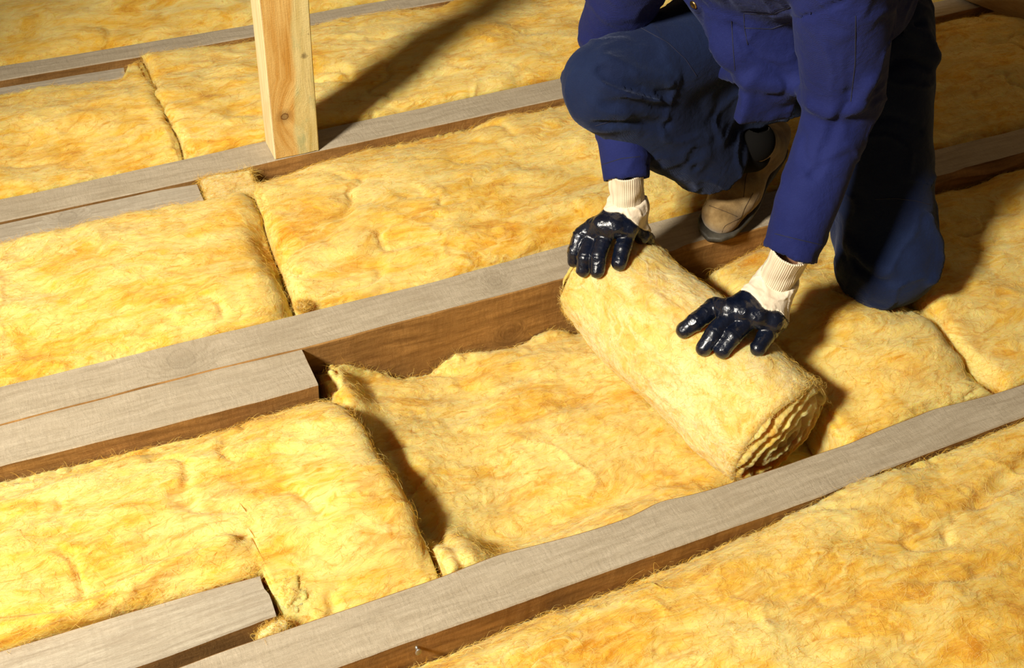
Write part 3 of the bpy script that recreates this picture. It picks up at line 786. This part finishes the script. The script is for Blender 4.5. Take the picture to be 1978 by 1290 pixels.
    for c in root.children: c.matrix_parent_inverse = Matrix.Translation(-Vector(root.location))
    k = np.random.RandomState(3).choice(len(out), 30000); N = vnormals(out, F0)
    fuzz(root, out[k], N[k], 91, length=(.006, .018), lift=.25, dirbias=RAX * .3 + RS * .5)
    e = np.nonzero((Q[:, 0] > RL - .025) | (Q[:, 0] < .025))[0]; k = np.random.RandomState(4).choice(e, 2500)
    fuzz(root, out[k], N[k], 92, length=(.004, .010), lift=1.2)
    return root
ROLL = build_roll()

# ------------------------------------------------------------------ person
person = empty('person', (1.35, 1.35, 0.0))
tag(person, 'crouching worker in blue overalls and navy-dipped cream gloves, pressing on the wool roll', 'person')
def child(name, vf, mat, parent=person, label=None, disp=None, uv=None):
    v, f = vf
    if disp is not None:
        N = vnormals(v, f); v = v + N * disp(v, N)[:, None]
    c = V(person.location.x, person.location.y, person.location.z)
    o = mesh_obj(name, v - c, f, mat, parent)
    if label: o['label'] = label
    return o

hipR = V(1.33, 1.56, .43); kneeR = V(.945, 1.485, .395); ankR = V(1.30, 1.475, .165)
hipL = V(1.475, 1.44, .44); kneeL = V(1.435, 1.175, .065); ankL = V(1.64, 1.60, .09)
pelv = V(1.42, 1.52, .46); chest = V(1.14, 1.385, .71); neck = V(1.03, 1.29, .92)
shR = V(.975, 1.46, .75); shL = V(1.135, 1.215, .78)
cuffR = at(1210, 348, .225); elbR = V(1.02, 1.605, .425)
cuffL = at(1525, 492, .25); elbL = V(1.22, 1.205, .475)

# trousers
HEM = at(1378, 312, .165)
def trousers_sdf(P):
    d = ell(P, pelv + V(.02, .0, -.02), [(1, -.5, 0), (.5, 1, 0), (0, 0, 1)], (.165, .135, .13))
    d = smin(d, cap(P, hipR, kneeR, .095, .078), .05)
    d2 = cap(P, kneeR + V(.005, 0, -.01), HEM, .076, .076)
    d = smin(d, d2, .022)
    d = smin(d, cap(P, kneeR + V(.08, .03, -.03), V(1.34, 1.55, .28), .075, .09), .03)
    d = smin(d, cap(P, hipR + V(-.13, 0, -.09), hipL + V(-.04, .05, -.14), .085, .10), .04)
    d = smin(d, cap(P, hipL, kneeL + V(.005, .015, .03), .105, .088), .05)
    d = smin(d, ell(P, kneeL + V(0, 0, .015), [(1, 0, 0), (0, 1, 0), (0, 0, 1)], (.094, .085, .082)), .04)
    d = smin(d, cap(P, kneeL + V(.02, .06, 0), ankL, .078, .068), .02)
    return d
TR = trousers_sdf
tr_grooves = [
    ([(1158, 133), (1175, 150), (1200, 160), (1260, 180), (1290, 185)], .006, .010),
    ([(1165, 205), (1210, 200), (1262, 208), (1290, 212)], .005, .009),
    ([(1150, 243), (1220, 238), (1290, 244)], .006, .012),
    ([(1650, 500), (1680, 530), (1715, 545)], .005, .009),
    ([(1618, 478), (1640, 505), (1668, 528)], .005, .009),
    ([(1690, 228), (1730, 226), (1765, 240), (1780, 255)], .004, .007),
    ([(1700, 90), (1740, 60), (1780, 45)], .005, .009),
    ([(1700, 140), (1745, 110), (1790, 130)], .006, .010)]
tr_ridges = [([(1180, 115), (1230, 140), (1290, 153), (1296, 160)], .007), ([(1170, 165), (1215, 185), (1275, 190)], .006),
             ([(1640, 470), (1670, 505), (1720, 520)], .006), ([(1790, 430), (1812, 470), (1800, 540)], .010), ([(1740, 50), (1785, 75), (1800, 110)], .012)]
_g = [(hits(TR, p), r, k) for p, r, k in tr_grooves]; _rd = [(hits(TR, p), r) for p, r in tr_ridges]
def trousers_full(P):
    d = TR(P)
    near = np.abs(d) < .04
    if near.any():
        Q = P[near]; e = d[near]
        for pts, r in _rd: e = smin(e, polyl(Q, pts, r), .018)
        for pts, r, k in _g: e = smax(e, -polyl(Q, pts, r), k)
        d = d.copy(); d[near] = e
    # opening at the trouser hem
    hd = n_(n_(HEM - kneeR) + V(0, 0, -.25)); c = HEM + hd * .012
    pl = (P - c) @ hd
    sel = ((P - ankR) ** 2).sum(-1) < .18 ** 2
    d = np.where(sel, smax(d, pl, .006), d)
    inner = cap(P, c - hd * .05, c + hd * .1, .058, .060)
    d = np.where(sel, smax(d, -inner, .006), d)
    return d
def fold_disp(amp, seed, sc=1.0):
    def f(v, N):
        Q = v + np.stack([fbm(v * 9, 2, seed), fbm(v * 9 + 5, 2, seed + 1), fbm(v * 9 + 9, 2, seed + 2)], -1) * .05
        r = fbm(Q * 11 * sc, 2, seed + 3)
        return amp * (np.exp(-(r / .09) ** 2) * .8 + fbm(Q * 7 * sc, 2, seed + 6) * 1.2) - amp * .3
    return f
child('trousers', nets(trousers_full, (.82, .98, -.06), (1.80, 1.78, .64), .0062), M_TROUS, disp=fold_disp(.0050, 101))

# jacket
def jacket_core(P):
    sd = n_(shL - shR); up = n_(chest - pelv); fw = n_(np.cross(sd, up))
    d = ell(P, chest + up * -.02, [sd, fw, up], (.222, .135, .22))
    d = smin(d, ell(P, pelv + up * .10 - fw * .0, [sd, fw, up], (.185, .145, .17)), .09)
    d = smin(d, cap(P, shR, shL, .085, .085), .06)
    d = smin(d, ell(P, (chest + pelv) / 2 + V(.05, .07, .06), [sd, fw, up], (.20, .13, .20)), .06)  # fuller back, added so the torso casts a wider shadow
    # hanging front of the jacket
    d = smin(d, cap(P, V(1.14, 1.44, .57), V(1.18, 1.435, .44), .075, .045, flat=(n_(V(-.6, -.8, .2)), 1.7)), .05)
    d = smin(d, cap(P, at(1428, 88, .50), at(1520, 135, .46), .048, .052, flat=(n_(V(-.6, -.8, .2)), 1.5)), .05)
    ax = n_(at(1535, 200, .40) - at(1435, 215, .40)); az = n_(V(0, 0, 1) - ax * ax[2]); ay = np.cross(az, ax)
    q = P - (at(1484, 178, .42) - ay * .0); B = np.stack([np.abs(q @ ax) - (.045 + .10 * (q @ az) * -.4), np.abs(q @ ay) - .008, np.abs(q @ az) - .048], -1)
    d = smin(d, np.linalg.norm(np.maximum(B, 0), axis=-1) + np.minimum(B.max(-1), 0) - .006, .012)
    d = smin(d, cap(P, neck - V(0, 0, .03), neck + V(-.01, -.01, .03), .07, .068), .05)
    return d
def sleeveL(P):
    d = cap(P, shL, elbL + V(0, 0, .01), .082, .066)
    lo = cap(P, elbL, cuffL, .060, .047)
    hd = n_(cuffL - elbL); lo = smax(lo, (P - (cuffL + hd * .0)) @ hd, .003)
    return d, lo
def sleeveR(P):
    d = cap(P, shR, elbR, .075, .062)
    lo = cap(P, elbR, cuffR, .056, .043)
    hd = n_(cuffR - elbR); lo = smax(lo, (P - cuffR) @ hd, .003)
    return smin(d, lo, .02)
def JL(P):
    a, b = sleeveL(P); return smin(a, b, .006)
def jacket_sdf(P):
    d = jacket_core(P)
    d = smin(d, sleeveR(P), .03)
    a, b = sleeveL(P)
    d = smin(d, a, .010)
    d = smin(d, b, .006)
    return d
ja_gr = [
    ([(1536, 36), (1580, 24), (1640, 2)], .003, .006),
    ([(1640, 110), (1640, 150), (1644, 200)], .003, .005),
    ([(1575, 330), (1610, 250), (1640, 180)], .005, .012),
    ([(1525, 250), (1550, 260), (1548, 300), (1570, 340)], .004, .010),
    ([(1355, 20), (1355, 60), (1360, 90), (1362, 110)], .005, .009),
    ([(1400, 0), (1420, 50), (1440, 85), (1490, 125), (1520, 150)], .005, .009),
    ([(1436, 27), (1490, 28), (1528, 12)], .003, .004)]
_jg = None
def jacket_full(P):
    d = jacket_sdf(P)
    near = np.abs(d) < .035
    if near.any():
        Q = P[near]; e = d[near]
        for pts, r in _jr: e = smin(e, polyl(Q, pts, r), .014)
        for pts, r, k in _jg: e = smax(e, -polyl(Q, pts, r), k)
        # hollow sleeve mouths
        for c, el, r in ((cuffL, elbL, .0385), (cuffR, elbR, .0345)):
            hd = n_(c - el); e = smax(e, -cap(Q, c - hd * .03, c + hd * .05, r, r), .002)
        d = d.copy(); d[near] = e
    return d
_jg = [(hits(jacket_sdf, p), r, k) for p, r, k in ja_gr]
_jr = [(hits(jacket_sdf, p), r) for p, r in (([(1545, 170), (1570, 205), (1610, 216), (1655, 205), (1680, 160)], .012), ([(1395, 142), (1440, 155), (1500, 165)], .010))]
child('jacket', nets(jacket_full, (.86, .96, .18), (1.62, 1.76, 1.04), .0058), M_JACKET, disp=fold_disp(.0038, 131))

# body (continuous): arms, trunk, legs, neck and head inside the clothes
headc = neck + V(-.055, -.06, .135)
fwd = n_(V(-.62, -.72, -.45)); hup = n_(V(-.30, -.34, .9) - fwd * (V(-.30, -.34, .9) @ fwd)); hsd = n_(np.cross(hup, fwd))
wrR = at(1212, 402, .165); wrL = at(1497, 548, .165)
def head_sdf(P):
    d = ell(P, headc, [hsd, fwd, hup], (.073, .092, .108))
    d = smin(d, ell(P, headc + fwd * .030 - hup * .058, [hsd, fwd, hup], (.050, .055, .055)), .04)
    for s in (-1, 1):
        d = smax(d, -ell(P, headc + fwd * .090 + hsd * s * .031 + hup * .004, [hsd, fwd, hup], (.017, .016, .011)), .012)
        d = smin(d, ell(P, headc + hsd * s * .076 - hup * .01, [hsd, fwd, hup], (.007, .018, .030)), .006)
    d = smin(d, cap(P, headc + fwd * .088 + hup * .004, headc + fwd * .110 - hup * .034, .006, .012), .014)
    d = smin(d, cap(P, headc + fwd * .080 - hup * .062 - hsd * .018, headc + fwd * .080 - hup * .062 + hsd * .018, .007, .007), .006)
    d = smax(d, -cap(P, headc + fwd * .091 - hup * .062 - hsd * .02, headc + fwd * .091 - hup * .062 + hsd * .02, .0018, .0018), .003)
    return d
def body_sdf(P):
    d = head_sdf(P)
    d = smin(d, cap(P, neck + V(.0, .0, -.04), headc - hup * .05 - fwd * .02, .052, .048), .03)
    d = smin(d, cap(P, pelv, chest, .10, .115), .06); d = smin(d, cap(P, chest, neck, .10, .05), .06)
    d = smin(d, cap(P, shR, shL, .055, .055), .05)
    for a, b, c in ((shR, elbR, wrR), (shL, elbL, wrL)):
        d = smin(d, cap(P, a, b, .045, .036), .03)
        d = smin(d, cap(P, b, c, .035, .026), .015)
    for h, k, a in ((hipR, kneeR, HEM + V(-.01, 0, -.01)), (hipL, kneeL, ankL)):
        d = smin(d, cap(P, h, k + V(.02, .01, .01), .075, .05), .05)
        d = smin(d, cap(P, k + V(.02, .01, .01), a, .05, .038), .02)
    return d
child('body', nets(body_sdf, (.86, 1.0, .02), (1.75, 1.72, 1.25), .0062), M_SKIN)
def hair_sdf(P):
    d = ell(P, headc + hup * .010 - fwd * .008, [hsd, fwd, hup], (.081, .098, .112))
    cutp = (P - (headc + fwd * .035 + hup * .045)) @ n_(fwd * .8 - hup * .55)
    d = smax(d, cutp, .01)
    return smax(d, -(P - (headc - hup * .05)) @ hup, .01)
child('hair', nets(hair_sdf, headc - .16, headc + .16, .005), M_HAIR, disp=lambda v, N: fbm(v * 60, 2, 5) * .003)
for s in (-1, 1):
    child('eye', nets(lambda P: ell(P, headc + fwd * .081 + hsd * s * .031 + hup * .004, [hsd, fwd, hup], (.012, .012, .010)), headc - .13, headc + .13, .004), M_EYE)

# gloves ---------------------------------------------------------------
def on_roll(px, py, lift=.0): 
    p = hit(roll_sdf, px, py); g = n_(p - (RF + ((p - RF) @ RAX) * RAX)); return p + g * lift
def glove(fingers, palm, wrist, thumb, cuff0, name_label, knit_line):
    """fingers: list of ([joint points], [radii]); knit_line: plane (point, normal) splitting coating and cotton back"""
    def shape(P):
        d = None
        for a, b, ra, rb in palm:
            e = cap(P, a, b, ra, rb); d = e if d is None else smin(d, e, .014)
        for (pts, rs) in fingers:
            d = smin(d, cap(P, pts[0], pts[0] + (pts[1] - pts[0]) * .45, rs[0] * 1.15, rs[0] * .98), .010)
        f = None
        for pts, rs in fingers + [thumb]:
            e = None
            for i in range(len(pts) - 1):
                g = cap(P, pts[i], pts[i + 1], rs[i], rs[i + 1]); e = g if e is None else smin(e, g, .003)
            d = smin(d, e, .0045)
        return d
    allp = np.array([p for f in fingers + [thumb] for p in f[0]] + [x for q in palm for x in q[:2]] + [wrist, cuff0])
    lo, hi = allp.min(0) - .03, allp.max(0) + .03
    kpx, kn, kh = knit_line; kp = hit(shape, *kpx)
    # finger crease grooves
    gro = []
    for pts, rs in fingers:
        for i in range(1, len(pts) - 1):
            ax = n_(pts[i + 1] - pts[i - 1]); gro.append((pts[i], ax, rs[i]))
    def wav(P): return (P - kp) @ kn + .004 * np.sin((P @ kh) * 110) 
    def coat(P):
        d = shape(P)
        d = smax(d, wav(P), .0012)
        for c, ax, r in gro:
            q = P - c; t = q @ ax; rr = np.sqrt(np.maximum((q ** 2).sum(-1) - t * t, 0))
            d = d + .0011 * np.exp(-(t / .0016) ** 2) * np.exp(-(np.maximum(rr - r, 0) / .006) ** 2)
        return d
    def cotton(P):
        d = shape(P) - .0006
        d = smin(d, cap(P, wrist, wrist + n_(cuff0 - wrist) * .012, .0365, .0350), .012)
        d = smax(d, -(wav(P) - .0008), .001)
        hd = n_(cuff0 - wrist)
        return smax(d, (P - (wrist + hd * .016)) @ hd, .004)
    g = child('glove', nets(coat, lo, hi, .0019), M_GLOVE, label=name_label, disp=lambda v, N: fbm(v * 70, 3, 9) * .0009 + np.exp(-(fbm(v * 45 + 3, 2, 3) / .06) ** 2) * .0008)
    child('cotton_back', nets(cotton, lo, hi, .0024), M_KNIT, parent=g, label='cream cotton back', disp=lambda v, N: np.exp(-(fbm(v * 38, 2, 3) / .12) ** 2) * .0022)
    # ribbed wristband tube with uv
    n1, n2 = 96, 30; hd = cuff0 - wrist; L = np.linalg.norm(hd); hd = n_(hd); s = n_(np.cross(hd, [0.3, .2, 1])); t = np.cross(hd, s)
    vs = []; 
    for j in range(n2):
        u = j / (n2 - 1)
        for i in range(n1):
            a = 2 * math.pi * i / n1
            r = .0300 + .0022 * u + .0012 * math.sin(a * 3 + 1.7 * math.sin(u * 7)) + .0010 * math.sin(a * 54)
            r += .004 * math.exp(-((u) / .09) ** 2)
            vs.append(wrist + hd * (u * L) + (s * math.cos(a) + t * math.sin(a)) * r)
    F = np.array([(j * n1 + i, j * n1 + (i + 1) % n1, (j + 1) * n1 + (i + 1) % n1, (j + 1) * n1 + i) for j in range(n2 - 1) for i in range(n1)])
    o = mesh_obj('wristband', np.array(vs) - V(*person.location), F, M_RIB, g); o['label'] = 'ribbed cream knit wristband'
    uvl = o.data.uv_layers.new(name='UVMap')
    li = np.empty(len(F) * 4, np.int32); o.data.loops.foreach_get('vertex_index', li)
    uu = (li % n1) / n1; vv = (li // n1) / n2
    uvl.data.foreach_set('uv', np.stack([uu, vv], -1).astype(np.float32).ravel())
    sm = o.modifiers.new('thick', 'SOLIDIFY'); sm.thickness = .0025; sm.offset = -1
    return g
def fing(base, midpx, tippx, r, ft, midlift, baselift=None):
    """base 3-D point; pip + dip from the roll surface below the given sight lines"""
    tip = on_roll(*tippx, r[3] * .72)
    pip = on_roll(*midpx[0], midlift); dip = on_roll(*midpx[1], midlift * .62 + .001)
    return ([base, pip, dip, tip], [q * 1.26 for q in r])
def zat(px, py, z): return at(px, py, z)

# worker's right hand (left in the photo)
b1 = zat(1146, 440, .135); b2 = zat(1163, 436, .150); b3 = zat(1186, 437, .155); b4 = zat(1212, 441, .148)
fR = [fing(b1, [(1127, 468), (1117, 492)], (1112, 506), [.0125, .0112, .0108, .0098], 0, .024),
      fing(b2, [(1148, 474), (1137, 505)], (1130, 524), [.0130, .0120, .0115, .0105], 0, .030),
      fing(b3, [(1170, 476), (1161, 507)], (1157, 527), [.0132, .0122, .0118, .0110], 0, .030),
      fing(b4, [(1208, 468), (1202, 495)], (1197, 513), [.0138, .0128, .0122, .0115], 0, .028)]
palmR = [(wrR + V(-.004, 0, -.002), b1 + V(.004, 0, -.002), .0250, .0155), (wrR, b2, .027, .0165), (wrR, b3, .027, .0165), (wrR + V(.006, 0, 0), b4, .0260, .0165),
         (wrR + V(.012, .0, -.012), zat(1240, 455, .115), .022, .016)]
thR = ([zat(1236, 440, .125), zat(1250, 462, .095), zat(1256, 478, .065)], [.016, .014, .011])
glove(fR, palmR, wrR + n_(cuffR - wrR) * .004, thR, cuffR + n_(cuffR - wrR) * .02, 'glove on the worker\'s right hand, navy coated fingers on the far end of the roll',
      ((1205, 419), n_(n_(cuffR - wrR) * .8 + n_(wrR - (b2 + b3) / 2)), n_(b4 - b1)))
# worker's left hand (right in the photo)
c1 = zat(1408, 598, .150); c2 = zat(1434, 604, .152); c3 = zat(1463, 612, .150); c4 = zat(1492, 620, .143)
fL = [fing(c1, [(1376, 611), (1345, 630)], (1323, 642), [.0135, .0135, .0128, .0112], 0, .022),
      fing(c2, [(1407, 630), (1380, 656)], (1361, 676), [.0138, .0132, .0126, .0112], 0, .030),
      fing(c3, [(1440, 639), (1413, 663)], (1396, 682), [.0138, .0132, .0126, .0112], 0, .030),
      fing(c4, [(1486, 643), (1472, 663)], (1462, 679), [.0138, .0132, .0122, .0108], 0, .024)]
palmL = [(wrL + V(-.010, 0, -.002), c1, .0240, .0160), (wrL, c2, .027, .0165), (wrL, c3, .027, .0165), (wrL + V(.006, 0, -.004), c4, .0260, .0165), (wrL + V(.014, .0, -.010), zat(1505, 620, .125), .020, .016)]
thL = ([zat(1430, 585, .125), zat(1395, 592, .112), zat(1372, 594, .100)], [.016, .013, .011])
glove(fL, palmL, wrL + n_(cuffL - wrL) * .006, thL, cuffL + n_(cuffL - wrL) * .015, 'glove on the worker\'s left hand, navy coated fingers spread across the middle of the roll',
      ((1470, 586), n_(n_(cuffL - wrL) * .8 + n_(wrL - (c2 + c3) / 2)), n_(c4 - c1)))

# boot on the joist ------------------------------------------------------
toe = at(1389, 426, .03); heel = at(1494, 272, .10)
bx = n_(toe - heel); bl = np.linalg.norm(toe - heel); bs = n_(np.cross(bx, [0, 0, 1])); bu = np.cross(bs, bx)
if bu[2] < 0: bu = -bu
# bs points to the photo's right-front side or back; sole bends at the ball of the foot
def boot_upper(P):
    d = cap(P, toe - bx * .012 + bu * .010, toe - bx * .075 + bu * .018, .042, .046, flat=(bu, 1.15))
    d = smin(d, cap(P, toe - bx * .075 + bu * .018, toe - bx * .17 + bu * .045, .044, .038), .03)
    d = smin(d, cap(P, toe - bx * .17 + bu * .03, heel + bu * .02, .036, .034), .03)
    d = smin(d, cap(P, heel + bx * .045 + bu * .03, ankR + V(-.005, 0, .03), .040, .042), .03)
    d = smax(d, -((P - toe) @ bu + .016 + .0 * 1) - .0, .006)
    return d
BU = boot_upper
bg = [[(1362, 383), (1366, 392), (1352, 405), (1342, 432)], [(1455, 372), (1437, 405), (1432, 420), (1400, 436), (1389, 460)], [(1370, 397), (1400, 408), (1428, 420)], [(1450, 310), (1440, 345), (1436, 385)]]
def boot_full(P):
    return BU(P)
lo = np.minimum(toe, heel) - .08; hi = np.maximum(toe, heel) + .13
boot = child('boot', nets(boot_full, lo, hi, .0026), M_SUEDE, label='tan suede boot on the raised-knee foot', disp=lambda v, N: fbm(v * 30, 3, 3) * .0018)
def sole_sdf(P):
    q = P - toe; s = q @ bx; l = q @ bs; h = q @ bu
    t = np.clip((-s) / bl, -.2, 1.15)
    wdt = np.interp(t, [-.20, -.15, -.05, .15, .32, .6, .85, 1.0, 1.15], [.0, .026, .043, .0515, .0525, .040, .038, .036, .0])
    z0 = -.017
    dl = np.abs(l) - wdt
    thick = np.interp(t, [0, .55, .68, 1.1], [.0065, .0065, .013, .016])
    dz = np.abs(h - (z0 + .003 - (thick - .009))) - thick
    return smax(dl * .8, dz, .006)
child('sole', nets(sole_sdf, lo, hi, .0028), M_SOLE, parent=boot, label='dark grey rubber sole')
GC = hit(BU, 1467, 272)
def gore_shade_sdf(P):  # dark gore widened into a painted hem shadow on the heel
    d = BU(P) - .0016
    return smax(d, ((P - GC) ** 2).sum(-1) ** .5 - .046, .002)
child('gore_shade', nets(gore_shade_sdf, lo, hi, .0028), M_ELASTSHADE, parent=boot, label='black elastic gore, enlarged to paint hem shade over the heel')
child('ankle_shade', nets(lambda P: cap(P, ankR, HEM + n_(kneeR - HEM) * .05, .036, .052), ankR - .22, ankR + .10, .004), M_ELASTSHADE, label='black ankle filler painting shade inside the hem')  # added dark filler painting the shade between hem and boot
# boot on the kneeling leg, mostly hidden
def boot2(P):
    d = cap(P, ankL, ankL + V(.06, .05, -.02), .045, .04); return smin(d, cap(P, ankL + V(.06, .05, -.03), ankL + V(.03, .03, -.10) * .6 + V(.03, .0, .0), .04, .04), .02)
child('boot', nets(boot2, ankL - .12, ankL + .16, .005), M_SUEDE)
# jacket button
BPX = (1340, 9)
def disc(name, c, nrm, r, h, mat, parent):
    nrm = n_(nrm); s = n_(np.cross(nrm, [0.1, .2, 1])); t = np.cross(nrm, s); vs = []; n = 24
    for (rr, hh) in ((0, h * .6), (r * .6, h * .7), (r * .8, h), (r, h * .6), (r, 0)):
        for i in range(n):
            a = 2 * math.pi * i / n; vs.append(c + nrm * hh + (s * math.cos(a) + t * math.sin(a)) * max(rr, 1e-5))
    F = np.array([(j * n + i, j * n + (i + 1) % n, (j + 1) * n + (i + 1) % n, (j + 1) * n + i) for j in range(4) for i in range(n)])
    return mesh_obj(name, np.array(vs) - V(*person.location), F, mat, parent)

from mathutils.bvhtree import BVHTree
def seam(obj, px, r=.0009, name='seam', mat=None):
    me = obj.data; n = len(me.vertices); a = np.empty(n * 3, np.float32); me.vertices.foreach_get('co', a); a = a.reshape(-1, 3)
    q = np.empty(len(me.polygons) * 4, np.int32); me.loops.foreach_get('vertex_index', q)
    if 'bvh' not in CACHE or CACHE['bvh'][0] != obj.name: CACHE['bvh'] = (obj.name, BVHTree.FromPolygons(a.tolist(), q.reshape(-1, 4).tolist()))
    t = CACHE['bvh'][1]; o = Vector(CAM) - person.location
    pts = []
    for (x0, y0), (x1, y1) in zip(px[:-1], px[1:]):
        m = max(2, int(math.hypot(x1 - x0, y1 - y0) / 4))
        for k in range(m):
            f = k / m; h = t.ray_cast(o, Vector(ray(x0 + (x1 - x0) * f, y0 + (y1 - y0) * f)))
            if h[0] is not None: pts.append((np.array(h[0]), np.array(h[1])))
    if len(pts) < 3: return
    vs = []; F = []; P = np.array([p for p, _ in pts]); P[1:-1] = (P[:-2] + P[1:-1] * 2 + P[2:]) / 4
    for i in range(len(P)):
        d = n_(P[min(i + 1, len(P) - 1)] - P[max(i - 1, 0)]); s = n_(np.cross(d, pts[i][1])); u = np.cross(s, d)
        for k in range(6): vs.append(P[i] + (s * math.cos(k * math.pi / 3) + u * math.sin(k * math.pi / 3)) * r)
    for i in range(len(P) - 1):
        if np.linalg.norm(P[i + 1] - P[i]) > .03: continue
        for k in range(6): F.append((i * 6 + k, i * 6 + (k + 1) % 6, (i + 1) * 6 + (k + 1) % 6, (i + 1) * 6 + k))
    mesh_obj(name, np.array(vs), F, mat or M_THREAD, obj)
CACHE = {}
M_STITCH = NT('brown_stitch').done((.05, .028, .012), .9)
for p in bg: seam(boot, p + [], .0007, 'seam', M_STITCH)
seam(boot, [(1468, 372), (1450, 405), (1440, 425), (1415, 445)], .0005, 'seam', M_STITCH)
jk = [o for o in person.children if o.name.startswith('jacket')][0]; tk = [o for o in person.children if o.name.startswith('trousers')][0]
for p in ([(1492, 450), (1540, 462), (1592, 474)], [(1163, 318), (1200, 306), (1240, 302)], [(1437, 27), (1438, 54), (1445, 90)], [(1438, 26), (1490, 28), (1530, 12)],
          [(1438, 54), (1490, 56), (1528, 42)], [(1413, 40), (1416, 90), (1420, 140)], [(1653, 30), (1652, 120), (1643, 200)]): seam(jk, p)
for p in ([(1235, 52), (1290, 82), (1325, 115), (1348, 150)], [(1690, 385), (1730, 383), (1770, 388), (1800, 396)], [(1150, 243), (1175, 236), (1190, 225)]): seam(tk, p)

h = CACHE_B = BVHTree.FromPolygons([tuple(v.co) for v in jk.data.vertices], [tuple(p.vertices) for p in jk.data.polygons]).ray_cast(Vector(CAM) - person.location, Vector(ray(*BPX)))
if h[0] is not None:
    disc('button', np.array(h[0]) + np.array(person.location), np.array(h[1]), .0075, .003, M_BRASS, jk)['label'] = 'brass button'

# ------------------------------------------------------------------ small things
# nail in the side of the crooked joist
npt = aty(806, 1254, .812)
def nail():
    c = npt; vs = []; n = 16
    for (yy, rr) in ((.004, .0022), (-.004, .0022), (-.004, .0048), (-.0052, .0048), (-.0058, .003)):
        for i in range(n):
            a = 2 * math.pi * i / n; vs.append(c + V(rr * math.cos(a), yy, rr * math.sin(a) * 1.6))
    F = [(j * n + i, j * n + (i + 1) % n, (j + 1) * n + (i + 1) % n, (j + 1) * n + i) for j in range(4) for i in range(n)] + [tuple(range(n)), tuple(range(4 * n, 5 * n))]
    o = mesh_obj('nail', np.array(vs), F, M_STEEL); reorigin(o, tuple(c)); tag(o, 'grey nail head in the side of the crooked joist', 'nail')
nail()

# torn scraps of wool
def scrap(label, c, rad, seed, mat=M_WOOL3, rot=0.0):
    c = np.asarray(c, float); ax = [(math.cos(rot), math.sin(rot), 0), (-math.sin(rot), math.cos(rot), 0), (0, 0, 1)]
    f = lambda P: ell(P, c, ax, rad)
    v, F = nets(f, c - max(rad) * 1.2 - .01, c + max(rad) * 1.2 + .01, min(.004, min(rad) / 4))
    N = vnormals(v, F); v = v + N * (fbm(v * 45, 3, seed, .6) * min(rad) * .9 + fbm(v * 160, 2, seed + 3) * min(rad) * .22)[:, None]
    o = mesh_obj('wool_scrap', v, F, mat); reorigin(o, (c[0], c[1], c[2] - rad[2])); N = vnormals(v, F)
    k = np.random.RandomState(seed).randint(0, len(v), 1500); fuzz(o, v[k], N[k], seed, length=(.004, .014), lift=1.0)
    tag(o, label, 'wool scrap', 'glass wool scraps')
    return o
scrap('torn wool scrap in the gap at the cut end of the short bottom-left joist', (.148, .9145, -.014), (.026, .0085, .012), 201, M_WOOL3, rot=.1)
scrap('folded wool corner poking up behind the end of the short bottom-left joist', (.140, 1.022, -.002), (.032, .016, .013), 203, M_WOOL, rot=-.1)
scrap('crumpled wool tuft just right of the short bottom-left joist end', (.184, .968, -.020), (.026, .034, .022), 205, M_WOOL, rot=.5)
scrap('tiny pale wool knot at the seam beside the boot joist', (.388, 1.541, .002), (.014, .012, .009), 207, M_WOOL3)
